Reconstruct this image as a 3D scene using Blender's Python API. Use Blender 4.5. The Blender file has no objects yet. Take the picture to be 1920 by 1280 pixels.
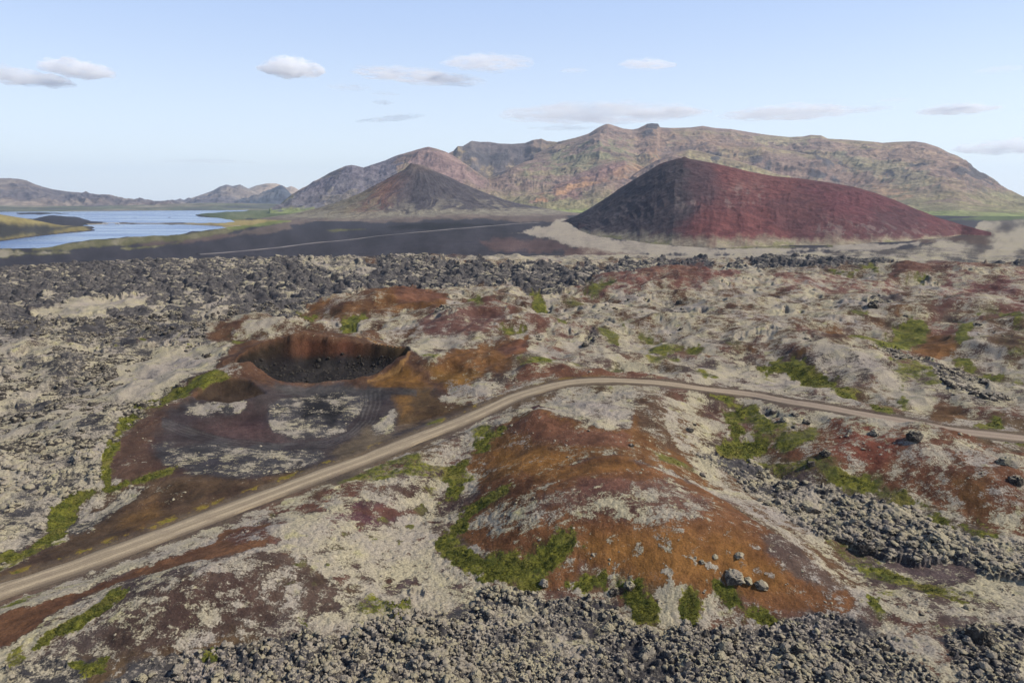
import bpy, math, random
import numpy as np
f32 = np.float32
rng = np.random.default_rng(7)
random.seed(7)
C = bpy.context.scene.collection
CAMZ = 45.0
FPX = 1280.0
PITCH = math.atan((640 - 374) / 1280)
SP, CP = math.sin(PITCH), math.cos(PITCH)

# ------------------------------------------------------------------ camera maths: a pixel is a bearing and a slope
def bearing(px, py):
    px = np.asarray(px, float); py = np.asarray(py, float)
    u = (px - 960) / FPX; v = (640 - py) / FPX
    y = CP + SP * v; z = -SP + CP * v
    return np.arctan2(u, y), z / np.hypot(u, y)

def ss(a, b, x):
    t = np.clip((x - a) / (b - a), 0, 1)
    return t * t * (3 - 2 * t)

# ------------------------------------------------------------------ noise
def _hash(ix, iy, seed):
    h = (ix.astype(np.int64) * 374761393 + iy.astype(np.int64) * 668265263 + seed * 2246822519) & 0xffffffff
    h = ((h ^ (h >> 13)) * 1274126177) & 0xffffffff
    h = h ^ (h >> 16)
    return (h & 0xffffff).astype(f32) / f32(0xffffff)

def perlin(x, y, seed=0):
    x0 = np.floor(x); y0 = np.floor(y)
    fx = (x - x0).astype(f32); fy = (y - y0).astype(f32)
    ix = x0.astype(np.int64); iy = y0.astype(np.int64)
    u = fx * fx * fx * (fx * (fx * 6 - 15) + 10); v = fy * fy * fy * (fy * (fy * 6 - 15) + 10)
    def g(dx, dy):
        a = _hash(ix + dx, iy + dy, seed) * f32(2 * math.pi)
        return np.cos(a) * (fx - dx) + np.sin(a) * (fy - dy)
    a = g(0, 0); b = g(1, 0); c = g(0, 1); d = g(1, 1)
    return ((a + u * (b - a)) * (1 - v) + (c + u * (d - c)) * v) * f32(1.5)

def fbm(x, y, wl, octaves, rough=0.5, seed=0, cell=None, mode='n'):
    tot = np.zeros(x.shape, f32); amp = 1.0; w = wl
    for o in range(octaves):
        k = amp
        n = perlin(x / w + 17.3 * o, y / w - 9.1 * o, seed + o)
        if mode == 'r':
            n = 1 - 2 * np.abs(n) ** 0.8
        elif mode == 'b':
            n = 2 * np.abs(n) - 0.6
        if cell is not None:
            n = n * np.clip(w / cell / 2 - 1, 0, 1).astype(f32)
        tot += (n * amp).astype(f32)
        amp *= rough; w *= 0.5
    return tot

def knobs(x, y, size, seed=0):
    """heaped rounded blocks: for every point the highest dome of the cells around it"""
    gx = x / size; gy = y / size
    ix = np.floor(gx).astype(np.int64); iy = np.floor(gy).astype(np.int64)
    best = np.zeros(x.shape, f32)
    for dx in (-1, 0, 1):
        for dy in (-1, 0, 1):
            cx = ix + dx; cy = iy + dy
            r1 = _hash(cx, cy, seed); r2 = _hash(cx, cy, seed + 11); r3 = _hash(cx, cy, seed + 23); r4 = _hash(cx, cy, seed + 31)
            ex = gx - (cx + r1); ey = gy - (cy + r2)
            an = r4 * f32(3.14); ca = np.cos(an); sa = np.sin(an)
            e1 = ex * ca + ey * sa; e2 = (-ex * sa + ey * ca) * (1.0 + 0.7 * r4)
            rad = 0.35 + 0.45 * r3
            q = 1 - (e1 * e1 + e2 * e2) / (rad * rad)
            h = np.sqrt(np.clip(q, 0, 1)) * rad
            best = np.maximum(best, h.astype(f32))
    return best * f32(size)

# ------------------------------------------------------------------ the land's large shapes
def trend(th, r):
    z = -11.5 * ss(190, 620, r)
    lft = ss(-0.10, -0.26, th - 0.09 * ss(1500, 4000, r))
    z = z - 11.5 * lft * ss(700, 960, r)
    z = z + 2.0 * ss(800, 2000, r) * (1 - lft)
    return z

# (px, py, height) seen points; (px, py, height of that point, metres behind it, height there) for the hidden side
CTRL = [
 # road
 (0,1110,.3),(150,1060,.5),(300,1005,.8),(470,942,1.0),(640,878,1.3),(800,815,2.0),(900,775,3.0),(1000,735,4.6),(1060,718,5.4),(1130,713,5.8),
 (1300,727,4.8),(1500,757,4.2),(1700,791,3.8),(1900,822,3.2),
 # foreground rubble
 (100,1270,0.8),(400,1260,0.2),(700,1240,0),(1000,1220,0),(1300,1230,-.2),(1600,1250,-.2),(1880,1250,.6),(100,1350,.4),(600,1400,.4),(1100,1400,0),(1600,1400,0),(0,1290,1.2),
 # big dome
 (1150,1095,.6),(1000,1095,.5),(1350,1130,.5),(1500,1150,.3),(880,1060,.4),(1150,905,6.9),(1050,925,6.3),(1280,935,6.7),(1400,985,5.2),(1500,1035,3.4),(1600,1105,1.0),
 (1000,960,4.9),(930,960,3.0),(870,990,1.0),(1150,1000,4.6),(1300,1040,4.0),(1150,1050,2.6),(1400,1080,2.4),
 # ridge behind dome
 (1180,868,7.0),(1050,860,6.6),(960,880,5.0),(1100,815,7.4),(1000,785,6.4),(1180,780,6.9),(1200,745,6.3),(940,820,3.4),(1280,830,4.6),(1330,900,1.4),(1240,800,6.0),
 (860,880,1.0),(830,930,.5),(820,1010,.3),(840,1050,.3),
 # valley right, flow
 (1400,860,-1.2),(1370,780,1.2),(1350,815,.6),(1450,900,-1.2),(1560,950,-1.4),(1700,1000,-1.2),(1850,1050,-.6),(1600,1080,-.2),(1750,1120,.2),(1900,1130,.3),(1480,960,-.8),
 (1500,870,1.2),(1600,820,4.0),(1700,850,4.2),(1850,850,4.6),(1900,920,3.4),(1780,930,1.5),(1650,920,.2),(1450,790,2.2),(1550,780,4.0),(1940,980,1.2),
 # left hills
 (650,930,2.3),(560,970,3.2),(500,1000,3.8),(420,1060,4.3),(330,1110,3.8),(200,1140,2.4),(60,1190,1.6),(540,1080,3.0),(620,1150,.9),(750,1120,.2),(760,1020,.5),(700,960,1.8),
 (400,1020,1.9),(250,1080,1.0),(120,1140,1.0),(350,1190,1.6),(480,1170,1.5),(780,900,1.4),
 # left of road: bank, yard
 (300,950,.8),(180,1000,.3),(60,1060,.1),(120,960,-1.2),(60,900,-1.4),(190,880,.6),(230,800,1.0),(300,740,1.6),(200,740,-1.6),(100,800,-1.8),(400,880,.7),(350,820,.2),(450,800,0),
 (600,800,0),(700,800,.3),(600,760,.6),(560,850,.5),(780,770,1.6),(850,750,2.4),(800,800,1.4),(760,745,1.2),
 # crater hill
 (600,725,0),(520,725,.4),(690,722,.5),(600,636,6.4),(520,641,6.2),(690,640,6.6),(745,655,6.0),(770,680,4.4),(765,710,2.6),(720,722,1.2),(455,690,3.4),(470,660,5.0),(440,715,3.0),(400,730,2.6),
 (380,700,2.6),(330,740,1.8),(430,728,3.1),
 (600,636,6.4,14,3.5),(520,641,6.2,14,2.8),(690,640,6.6,14,4.2),(470,660,5.0,12,1.8),(600,636,6.4,34,0),(500,641,6.4,34,-1.4),
 (840,700,3.6),(900,730,3.8),(820,740,2.0),(880,680,4.2),(950,690,5.0),
 # knolls behind the crater
 (860,568,6.2),(925,566,7.6),(800,600,3.6),(900,620,3.4),(870,660,2.2),(980,600,4.4),(1050,640,4.6),(1100,660,4.0),(925,566,7.6,30,-1.5),(860,568,6.2,28,-1.5),(960,640,4.2),
 (740,548,3.4),(680,556,2.2),(820,558,1.2),(620,580,-.6),(640,615,-2.2),(740,548,3.4,35,-6),(680,590,0),(750,600,.6),(560,600,-3.4),(680,556,2.2,35,-6),
 (460,598,.6),(400,625,-1.6),(530,622,-.6),(460,598,.6,30,-5),(470,635,-1.0),(580,640,-1.5),
 # right, middle distance
 (1000,575,-2.6),(1040,600,-2.0),(1120,610,.5),(1150,640,-.4),(1200,600,1.5),(1290,640,1.2),(1200,680,1.8),(1290,690,1.4),(1100,690,4.6),(1000,690,5.4),
 (1250,506,4.6),(1170,515,1.2),(1360,512,2.6),(1110,535,-4.5),(1250,550,-1.5),(1250,506,4.6,60,-9),(1360,512,2.6,60,-9),(1400,560,-1),(1350,610,2.6),(1450,600,1.6),(1500,560,-.6),
 (1450,640,4.6),(1540,650,5.4),(1560,690,2.4),(1450,690,.6),(1640,700,2.2),(1720,700,1.6),(1640,640,.6),(1740,660,2.6),(1850,720,3.2),(1780,760,2.8),(1650,750,2.0),(1540,730,2.6),(1900,780,3.0),
 (1760,492,4.6),(1700,500,.8),(1830,500,1.2),(1750,530,-3.5),(1600,535,-2.5),(1760,492,4.6,60,-9),(1480,520,-1.0),(1480,520,-1.,50,-8),(1600,560,-.5),(1700,600,0),(1800,580,3.2),(1900,575,3.0),(1850,610,1.4),(1750,640,.2),(1900,640,4.8),(1950,600,5.4),(1830,680,.8),(1930,500,1.2),
 (1640,600,1.5),(1540,600,1.0),
 # lava plain on the left stays low
 (50,700,-3),(200,680,-2.6),(330,690,-1.8),(0,800,-2.0),(250,640,-3.4),(100,620,-4.2),(300,560,-6.5),(100,540,-7.2),(300,505,-9.8),(100,495,-10),(600,520,-8.4),(770,484,-6.0),(860,500,-8.2),(770,484,-6,80,-12),(690,490,-8.5),
 (450,540,-7.5),(950,530,-6.8),(1050,520,-7.2),(1500,495,-9),(1650,480,-9),(1850,470,-8),
]
def _ctrl():
    T = []; L = []; Z = []
    for c in CTRL:
        th, s = bearing(c[0], c[1]); r = (c[2] - CAMZ) / s; z = c[2]
        if len(c) == 5: r = r + c[3]; z = c[4]
        T.append(th); L.append(math.log(r)); Z.append(z - trend(th, r))
    return np.array(T), np.array(L), np.array(Z)
cT, cL, cZ = _ctrl()
def _kern(d2, ell=0.105):
    d = np.sqrt(d2) / ell * math.sqrt(3)
    return (1 + d) * np.exp(-d)
_K = _kern((cT[:, None] - cT[None]) ** 2 + (cL[:, None] - cL[None]) ** 2) + np.eye(len(cT)) * 0.012
_W = np.linalg.solve(_K, cZ)
gT = np.linspace(-1.15, 1.15, 460); gL = np.linspace(math.log(8), math.log(1400), 720)
_G = np.zeros((len(gL), len(gT)))
for j in range(len(gL)):
    d2 = (gT[:, None] - cT[None]) ** 2 + (gL[j] - cL[None]) ** 2
    _G[j] = _kern(d2) @ _W
def macro(th, r):
    l = np.log(np.maximum(r, 8.01))
    a = np.clip((th - gT[0]) / (gT[1] - gT[0]), 0, len(gT) - 1.001)
    b = np.clip((l - gL[0]) / (gL[1] - gL[0]), 0, len(gL) - 1.001)
    ia = a.astype(int); ib = b.astype(int); fa = a - ia; fb = b - ib
    z = (_G[ib, ia] * (1 - fa) + _G[ib, ia + 1] * fa) * (1 - fb) + (_G[ib + 1, ia] * (1 - fa) + _G[ib + 1, ia + 1] * fa) * fb
    return z * (1 - ss(900, 1300, r)) + trend(th, r)

class Field:
    """a height grid in bearing and distance round the camera's foot: fine near by, coarse far off"""
    def __init__(s, th, r):
        s.th = th; s.r = r
        s.T, s.R = np.meshgrid(th, r)
        s.X = s.R * np.sin(s.T); s.Y = s.R * np.cos(s.T)
        dr = np.gradient(r)
        s.cell = np.maximum(s.R * np.gradient(th)[None, :], dr[:, None]).astype(f32)
    def look(s):
        """prepare at(): for every bearing the first distance at which the land rises above a slope"""
        s.S = np.maximum.accumulate((s.Z - CAMZ) / s.R, axis=0)
    def at(s, px, py):
        th, sl = bearing(px, py)
        j = int(np.clip(np.searchsorted(s.th, th), 0, len(s.th) - 1))
        i = int(np.clip(np.searchsorted(s.S[:, j], sl), 1, len(s.r) - 1))
        return float(th), float(s.r[i])

def bowl_dist(X, Y, poly):
    """distance to a polygon in metres, 0 inside"""
    d, ins = seg_dist(X, Y, poly)
    return np.where(ins, 0, d)

def seg_dist(X, Y, P, closed=True):
    P = np.asarray(P, float); n = len(P)
    best = np.full(X.shape, 1e18); ins = np.zeros(X.shape, bool)
    for i in range(n if closed else n - 1):
        ax, ay = P[i]; bx, by = P[(i + 1) % n]
        vx, vy = bx - ax, by - ay; L = vx * vx + vy * vy + 1e-12
        t = np.clip(((X - ax) * vx + (Y - ay) * vy) / L, 0, 1)
        d = (X - ax - t * vx) ** 2 + (Y - ay - t * vy) ** 2
        best = np.minimum(best, d)
        if closed:
            c = ((ay > Y) != (by > Y)) & (X < (bx - ax) * (Y - ay) / (by - ay + 1e-15) + ax)
            ins ^= c
    return np.sqrt(best), ins

def plane_xy(px, py, z):
    th, s = bearing(px, py); r = (z - CAMZ) / s
    return float(r * math.sin(th)), float(r * math.cos(th))

def catmull(P, n=14):
    P = [np.array(p, float) for p in P]; P = [2 * P[0] - P[1]] + P + [2 * P[-1] - P[-2]]; out = []
    for i in range(1, len(P) - 2):
        for k in range(n):
            t = k / n
            out.append(0.5 * (2 * P[i] + (P[i + 1] - P[i - 1]) * t + (2 * P[i - 1] - 5 * P[i] + 4 * P[i + 1] - P[i + 2]) * t * t + (3 * P[i] - P[i - 1] - 3 * P[i + 1] + P[i + 2]) * t ** 3))
    out.append(P[-2]); return np.array(out)

def grid_mesh(name, F, Z, attrs, mat, label=None, cat=None):
    nr, nc = Z.shape
    co = np.empty((nr * nc, 3), f32)
    co[:, 0] = F.X.ravel(); co[:, 1] = F.Y.ravel(); co[:, 2] = Z.ravel()
    i = np.arange(nr - 1)[:, None] * nc + np.arange(nc - 1)[None]
    q = np.stack([i, i + 1, i + nc + 1, i + nc], -1).reshape(-1, 4)
    me = bpy.data.meshes.new(name)
    me.vertices.add(len(co)); me.vertices.foreach_set('co', co.ravel())
    me.loops.add(q.size); me.loops.foreach_set('vertex_index', q.ravel().astype(np.int32))
    me.polygons.add(len(q)); me.polygons.foreach_set('loop_start', np.arange(0, q.size, 4, dtype=np.int32))
    me.update(calc_edges=True); me.shade_smooth()
    for k, a in attrs.items():
        if a.ndim == 3:
            at = me.attributes.new(k, 'FLOAT_COLOR', 'POINT')
            buf = np.ones((nr * nc, 4), f32); buf[:, :3] = a.reshape(-1, 3); at.data.foreach_set('color', buf.ravel())
        else:
            at = me.attributes.new(k, 'FLOAT', 'POINT'); at.data.foreach_set('value', a.astype(f32).ravel())
    me.materials.append(mat)
    o = bpy.data.objects.new(name, me); C.objects.link(o)
    return o

def tag(o, label=None, cat=None, group=None, kind=None):
    if label: o['label'] = label
    if cat: o['category'] = cat
    if group: o['group'] = group
    if kind: o['kind'] = kind
    return o

# ------------------------------------------------------------------ node helper
class NT:
    def __init__(s, tree): s.t = tree; s.n = tree.nodes; s.l = tree.links
    def node(s, typ, **kw):
        n = s.n.new(typ)
        ins = kw.pop('ins', {})
        for k, v in kw.items(): setattr(n, k, v)
        for k, v in ins.items(): s.set(n.inputs[k], v)
        return n
    def set(s, inp, v):
        if isinstance(v, bpy.types.NodeSocket): s.l.new(v, inp)
        elif isinstance(v, bpy.types.Node): s.l.new(v.outputs[0], inp)
        else:
            if hasattr(inp, 'default_value') and not isinstance(v, (int, float)) and len(v) == 3 and inp.type == 'RGBA': v = (*v, 1)
            inp.default_value = v
    def m(s, op, a, b=0.0, c=None, clamp=False):
        n = s.n.new('ShaderNodeMath'); n.operation = op; n.use_clamp = clamp
        s.set(n.inputs[0], a); s.set(n.inputs[1], b)
        if c is not None: s.set(n.inputs[2], c)
        return n.outputs[0]
    def mix(s, f, a, b, typ='MIX'):
        n = s.n.new('ShaderNodeMix'); n.data_type = 'RGBA'; n.blend_type = typ
        s.set(n.inputs[0], f); s.set(n.inputs[6], a); s.set(n.inputs[7], b); return n.outputs[2]
    def step(s, a, b, x):
        n = s.n.new('ShaderNodeMapRange'); n.interpolation_type = 'SMOOTHSTEP'
        s.set(n.inputs[0], x); s.set(n.inputs[1], a); s.set(n.inputs[2], b); return n.outputs[0]
    def noise(s, vec, scale, detail=4, rough=0.5, dist=0.0):
        n = s.node('ShaderNodeTexNoise', ins={'Vector': vec, 'Scale': scale, 'Detail': detail, 'Roughness': rough, 'Distortion': dist})
        return n.outputs['Fac']
    def attr(s, name, col=False):
        n = s.n.new('ShaderNodeAttribute'); n.attribute_name = name
        return n.outputs['Color'] if col else n.outputs['Fac']
def material(name):
    m = bpy.data.materials.new(name); m.use_nodes = True; m.node_tree.nodes.clear()
    t = NT(m.node_tree); out = t.n.new('ShaderNodeOutputMaterial'); return m, t, out
def coords(t, sx=1, sy=1, sz=1):
    g = t.n.new('ShaderNodeNewGeometry')
    mp = t.node('ShaderNodeMapping', ins={'Vector': g.outputs['Position'], 'Scale': (sx, sy, sz)})
    return g, mp.outputs[0]
HAZE = 3.8e-5
# ------------------------------------------------------------------ ground grid
def rings():
    r = [9.0]
    while r[-1] < 26: r.append(r[-1] + 0.5)
    while r[-1] < 15500:
        q = r[-1]
        step = min(q * q / 61440 * RES, 0.85 * RES) if q < 700 else q * q / 61440 * 0.55 * RES
        step = max(step, 0.035)
        if q > 2000: step = max(step, q * 0.02)
        r.append(q + step)
    return np.array(r)
RES = 1.0
th_in = np.arange(-0.70, 0.7001, 0.00098 * RES)
th_out = np.arange(0.706, 1.12, 0.006)
TH = np.concatenate([-th_out[::-1], th_in, th_out])
G = Field(TH, rings())
X, Y, T, R = G.X, G.Y, G.T, G.R
M0 = macro(T, R)

# quarried bowls: the cut walls rise from the pit floor until they meet the hill
pit_floor = [plane_xy(x, y, -.4) for x, y in [(474,706),(480,697),(530,692),(600,690),(690,690),(734,695),(731,702),(695,713),(600,719),(515,717)]]
alc_floor = [plane_xy(x, y, .1) for x, y in [(392,757),(415,744),(450,742),(478,750),(440,764)]]
wob = perlin(X / 9, Y / 9, 41) * 1.6 + perlin(X / 3, Y / 3, 42) * 0.5
def cut(Z, floor, z0, slope, bound):
    cx = np.mean([p[0] for p in floor]); cy = np.mean([p[1] for p in floor])
    near = (np.abs(X - cx) < bound) & (np.abs(Y - cy) < bound)
    d = bowl_dist(X[near], Y[near], floor)
    d = np.maximum(0, d - 0.6 + wob[near] * np.clip(d / 4, 0, 1) * 0.7)
    b = z0 + d * slope * (0.62 + 0.38 * ss(1, 5, d))
    Z = Z.copy(); zn = Z[near]; k = 0.35
    h = np.clip(0.5 + 0.5 * (b - zn) / k, 0, 1)
    Z[near] = b + (zn - b) * h - k * h * (1 - h)
    w = np.zeros(Z.shape, f32); w[near] = ss(0.1, 0.8, zn - Z[near]); return Z, w
MC, pitw = cut(M0, pit_floor, -.4, 1.30, 60)
MC, alcw = cut(MC, alc_floor, .1, 1.2, 20)

# golden hill on the lagoon's west bank, low islands, spit
G.Z = MC; G.look()
W_LEVEL = -23.6
def wpoly(P): return [plane_xy(x, y, -23.2) for x, y in P]
def far_sd(P, z=-23.2):
    """signed distance to a shore polygon in (bearing, 1/distance): positive inside"""
    q = []
    for x, y in P:
        th, s = bearing(x, y); q.append((float(th) * 1280, float(s / (z - CAMZ) * -1) * 1280 * 68))
    d, ins = seg_dist(FT, FQ, q)
    return np.where(ins, d, -d)
FAR = R[:, 0] > 720
FT = (T * 1280)[FAR]; FQ = (-1.0 / R * 1280 * 68)[FAR]
warp = (perlin(FT / 23, FQ / 7, 51) * 2.2 + perlin(FT / 9, FQ / 3, 52) * 0.9)
near_basin = [(-500,474),(-200,471),(0,465),(60,464),(98,462),(130,455),(176,448),(232,444),(335,439),(362,433),(425,427),(415,424),(365,422),(215,419.5),(168,421),(120,428),(60,433),(0,437),(-300,442)]
far_basin = [(-500,391),(0,391.5),(300,391.5),(480,391),(455,395),(400,398),(362,402),(372,407),(430,412),(442,416),(400,417.5),(215,417),(172,414),(150,407),(100,402),(60,409),(0,409),(-500,409)]
isl = [[(20,399),(60,397.6),(136,399),(128,401.4),(80,402.8),(40,402)], [(55,393.6),(60,392.6),(66,393.6),(30,394.6),(10,394.4)], [(104,411),(122,408.6),(148,409.4),(140,411.5)], [(237,408.2),(262,406.8),(345,406.6),(340,408.4)]]
sd = np.maximum(far_sd(near_basin), far_sd(far_basin))
sd = np.maximum(sd, far_sd([(200,414),(217,414),(217,423),(200,423)]))
for p in isl: sd = np.minimum(sd, -far_sd(p))
sd = sd + warp * 0.5
wet = ss(-0.9, 0.9, sd)
Zf = MC[FAR]
base = np.minimum(Zf, 1e9)
low = ss(-14, -3, sd)                        # shores run down to the water
zf = Zf * (1 - low) + np.minimum(Zf, -22.6) * low
zf = zf * (1 - wet) + (-27.5) * wet
# the golden hill
thg, _ = bearing(np.array([-140, 0, 60, 120, 175]), 400); zg = np.array([26, 14.5, 0.5, -14.5, -24.0])
hg = np.interp(T[FAR], thg, zg); rc = 1830.0; rr = R[FAR]
edge = np.interp(T[FAR], thg, [1250, 1420, 1560, 1690, 1800])
prof = np.where(rr < rc, ss(edge, rc, rr), 1 - ss(rc, 2250, rr))
gh = np.where(T[FAR] < thg[-1], -24.4 + (hg + 24.4) * prof ** 0.8, -99)
gh = gh + perlin(X[FAR] / 60, Y[FAR] / 60, 55) * 1.2 * (prof > 0.05)
gold = ss(0.2, 2.2, gh + 23.2)
zf = np.maximum(zf, np.where(prof > 0.01, gh, -99))
# hillside behind the lagoon's east end
MF = MC.copy(); MF[FAR] = zf
G.Z = MF; G.look()

# ------------------------------------------------------------------ painting: colours of the ground, as land areas
MOSS, GRASS, LAVA = 0, 1, 2
SOIL = dict(brown=(.115,.062,.036), rust=(.165,.080,.030), orange=(.235,.112,.032), red=(.138,.066,.046), purple=(.118,.079,.062), dark=(.050,.036,.028), darkgrey=(.046,.043,.050),
            ochre=(.22,.115,.032), rock=(.075,.070,.072), tan=(.145,.112,.092), olive=(.12,.115,.045), pale=(.36,.315,.25), gold=(.34,.27,.10), green=(.10,.13,.05), black=(.022,.021,.022), gravel=(.075,.068,.064), redrust=(.150,.069,.040))
QX = (T * 1280).astype(f32); QY = (-48.0 / R * 1280).astype(f32)
wa = perlin(QX / 40, QY / 26, 61); wb = perlin(QX / 13, QY / 9, 62); wc = perlin(QX / 4.5, QY / 3.2, 63)
WARP = wa * 1.0 + wb * 0.55 + wc * 0.35
del wa, wb, wc
soil = np.zeros(R.shape + (3,), f32); soil[:] = (.120,.088,.078)
moss = np.full(R.shape, .66, f32); grass = np.zeros(R.shape, f32); lava = np.zeros(R.shape, f32); tone = np.full(R.shape, .5, f32)
EDGE = 1.0
def qpt(p):
    th, r = G.at(*p); return th * 1280, -48.0 / r * 1280
def mask_of(P, soft=5, wob=7, closed=True, width=0):
    pts = []
    n = len(P)
    for i in range(n if closed else n - 1):
        a = P[i]; b = P[(i + 1) % n]; k = max(1, int(math.hypot(b[0] - a[0], b[1] - a[1]) / 28))
        for j in range(k): pts.append(qpt((a[0] + (b[0] - a[0]) * j / k, a[1] + (b[1] - a[1]) * j / k)))
    if not closed: pts.append(qpt(P[-1]))
    a = np.array(pts); mg = soft + wob * 2 + width + 3
    # bounding box in rows and columns
    j0 = np.searchsorted(TH * 1280, a[:, 0].min() - mg); j1 = np.searchsorted(TH * 1280, a[:, 0].max() + mg)
    qr = -48.0 / G.r * 1280
    i0 = np.searchsorted(qr, a[:, 1].min() - mg); i1 = np.searchsorted(qr, a[:, 1].max() + mg)
    sl = (slice(i0, i1), slice(j0, j1))
    d, ins = seg_dist(QX[sl], QY[sl], a, closed)
    d = np.where(ins, d, -d) if closed else width - d
    return sl, ss(-soft, soft, d + WARP[sl] * wob).astype(f32)
def paint(P, col=None, m=None, g=None, l=None, soft=5, wob=7, k=1.0, t=None, **kw):
    sl, w = mask_of(P, soft * EDGE, wob * 1.25, **kw)
    w = w * k
    if col is not None and g is None: g = 0.0
    if col is not None: soil[sl] += (np.array(SOIL[col] if isinstance(col, str) else col, f32) - soil[sl]) * w[..., None]
    for arr, v in ((moss, m), (grass, g), (lava, l), (tone, t)):
        if v is not None: arr[sl] += (v - arr[sl]) * w
def stroke(P, width, **kw): paint(P, closed=False, width=width, **kw)

# beyond the lava: plain coloured near-black, almost without moss
v1 = fbm(X, Y, 55, 3, .6, 141, G.cell); v2 = fbm(X, Y, 38, 3, .6, 151, G.cell)
for nz_, cc in ((ss(.05, .45, v1), (.155,.078,.052)), (ss(.0, .45, v2), (.125,.082,.066)), (ss(-.1, -.5, v1), (.088,.066,.056)), (ss(-.15, -.5, v2), (.13,.085,.048))):
    soil += (np.array(cc, f32) - soil) * nz_[..., None].astype(f32)
moss += (.16 * v2 - .14 * np.clip(v1, 0, 1)).astype(f32)
grass += (ss(.30, .55, fbm(X, Y, 31, 4, .6, 161, G.cell)) * .55).astype(f32)
far = ss(640, 700, R).astype(f32)
grass *= 1 - far
for arr, v in ((moss, 0.04), (lava, 0.0)): arr += (v - arr) * far
soil += (np.array(SOIL['darkgrey'], f32) - soil) * far[..., None]
_s0 = (soil.copy(), moss.copy())
paint([(-60,640),(-60,484),(0,481),(90,478),(150,480),(300,480),(440,482),(560,487),(640,496),(700,490),(745,481),(800,480),(850,490),(980,494),(1100,500),(1250,488),(1400,484),(1500,476),(1700,470),(1830,462),(1960,470),(1960,640)], m=.60, l=.1, col='brown', soft=2, wob=1.2)
_k = (R > 704) & (T < float(bearing(1010, 480)[0])); soil[_k] = _s0[0][_k]; moss[_k] = _s0[1][_k]; del _s0
# far land on the right beyond the red cone: mossy lava
paint([(1420,486),(1500,474),(1700,466),(1815,446),(1835,420),(1850,409),(1990,405),(1990,500),(1420,500)], (.098,.080,.070), m=.33, l=.55, soft=2, wob=3)
paint([(1640,448),(1760,440),(1900,438),(1990,440),(1990,452),(1800,458)], 'brown', m=.3, l=.5, soft=3, wob=3, k=.6)
paint([(1780,412),(1850,404),(1990,399),(1990,412),(1850,413)], 'green', m=.1, l=0, soft=1.5, wob=1.5)
# dark and tan patches on the plain
keep = ((R > 704) & (T < float(bearing(1010, 480)[0])))

paint([(420,449),(455,432),(485,426),(548,414),(620,404),(800,402),(1060,402),(1075,415),(1000,417),(905,412),(800,411),(775,417),(700,417),(660,411),(600,413),(545,423),(552,432),(500,437),(455,441),(430,447)], 'tan', m=.05, soft=1.5, wob=2)
paint([(610,432),(640,429),(686,430),(660,433),(625,436)], 'olive', m=.1, soft=1.2, wob=1.2)
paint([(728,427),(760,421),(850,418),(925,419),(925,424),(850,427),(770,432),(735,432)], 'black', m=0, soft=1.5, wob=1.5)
paint([(300,476),(420,458),(560,438),(720,428),(860,432),(1000,424),(1040,430),(960,441),(880,452),(900,470),(980,482),(860,489),(700,488),(560,484),(440,478)], 'darkgrey', m=.02, soft=2, wob=2, k=.55)
paint([(900,452),(960,445),(1040,450),(1080,466),(1010,473),(920,470)], (.105,.07,.066), m=.12, soft=3, wob=4)
paint([(60,466),(130,458),(180,449),(232,445),(335,440),(420,429),(440,428),(480,424),(470,430),(430,436),(400,447),(300,457),(200,461),(130,468),(60,472)], 'olive', m=.25, soft=1.5, wob=2)
paint([(250,457),(330,452),(420,440),(470,436),(440,444),(360,456),(280,462)], (.12,.085,.072), m=.1, soft=2, wob=2)
paint([(330,459),(345,452),(345,449),(335,454),(290,464),(240,468),(225,466)], 'olive', m=.3, soft=1, wob=1.5)
paint([(-60,476),(0,470),(70,470),(140,474),(90,479),(0,484),(-60,484)], 'olive', m=.55, soft=2, wob=3)
paint([(340,424),(362,417),(400,416),(450,412),(520,410),(548,411),(545,415),(480,425),(430,430),(425,426),(400,422)], 'gold', m=.2, soft=1.2, wob=1)
paint([(425,428),(440,424),(470,421),(520,414),(550,411),(540,416),(490,425),(440,431)], (.17,.20,.05), m=.2, soft=1.2, wob=1)
paint([(350,401),(440,395),(540,385),(700,386),(720,400),(620,408),(540,409),(450,413),(400,410)], 'green', m=.25, soft=1.2, wob=1.5)
gsl = np.zeros(R.shape, f32); gsl[FAR] = gold
soil += ((np.array((.30,.25,.10), f32) * (0.8 + 0.35 * WARP[..., None])).clip(.05, 1) - soil) * gsl[..., None]; moss += (.15 - moss) * gsl
stroke([(-200,440),(0,436),(60,432.5),(120,428),(165,421)], 1.0, col=(.05,.05,.045), m=.05, soft=1, wob=1)
paint([(72,398),(90,397),(136,398.5),(128,401.5),(85,403)], (.06,.075,.05), m=.1, soft=1, wob=.5)
# pale fans round the red cone
paint([(960,437),(1020,424),(1062,411),(1085,416),(1100,436),(1160,446),(1260,460),(1330,463),(1480,464),(1560,462),(1640,459),(1720,456),(1720,460),(1640,466),(1500,472),(1330,480),(1180,477),(1100,472),(1070,462),(1035,447),(985,441)], 'pale', m=.35, soft=2.2, wob=4.5)
paint([(1060,470),(1090,462),(1150,472),(1200,479),(1120,482),(1060,478)], (.14,.085,.07), m=.3, soft=2, wob=3, k=.8)
paint([(560,489),(640,486),(690,490),(640,497),(575,496)], 'pale', m=.6, soft=1.5, wob=2)
paint([(830,486),(930,482),(1050,484),(1180,478),(1330,478),(1500,474),(1500,482),(1300,487),(1150,490),(1040,491),(900,490)], 'pale', m=.6, soft=2, wob=2.5)
paint([(700,492),(560,492),(480,484),(540,486),(640,492)], 'pale', m=.5, soft=1.5, wob=2, k=.6)
for q in ([(1330,466),(1480,466),(1500,463),(1560,463),(1560,461),(1400,462)], [(1120,447),(1180,452),(1150,449)]): paint(q, 'olive', m=.2, soft=1.5, wob=2)

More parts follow.
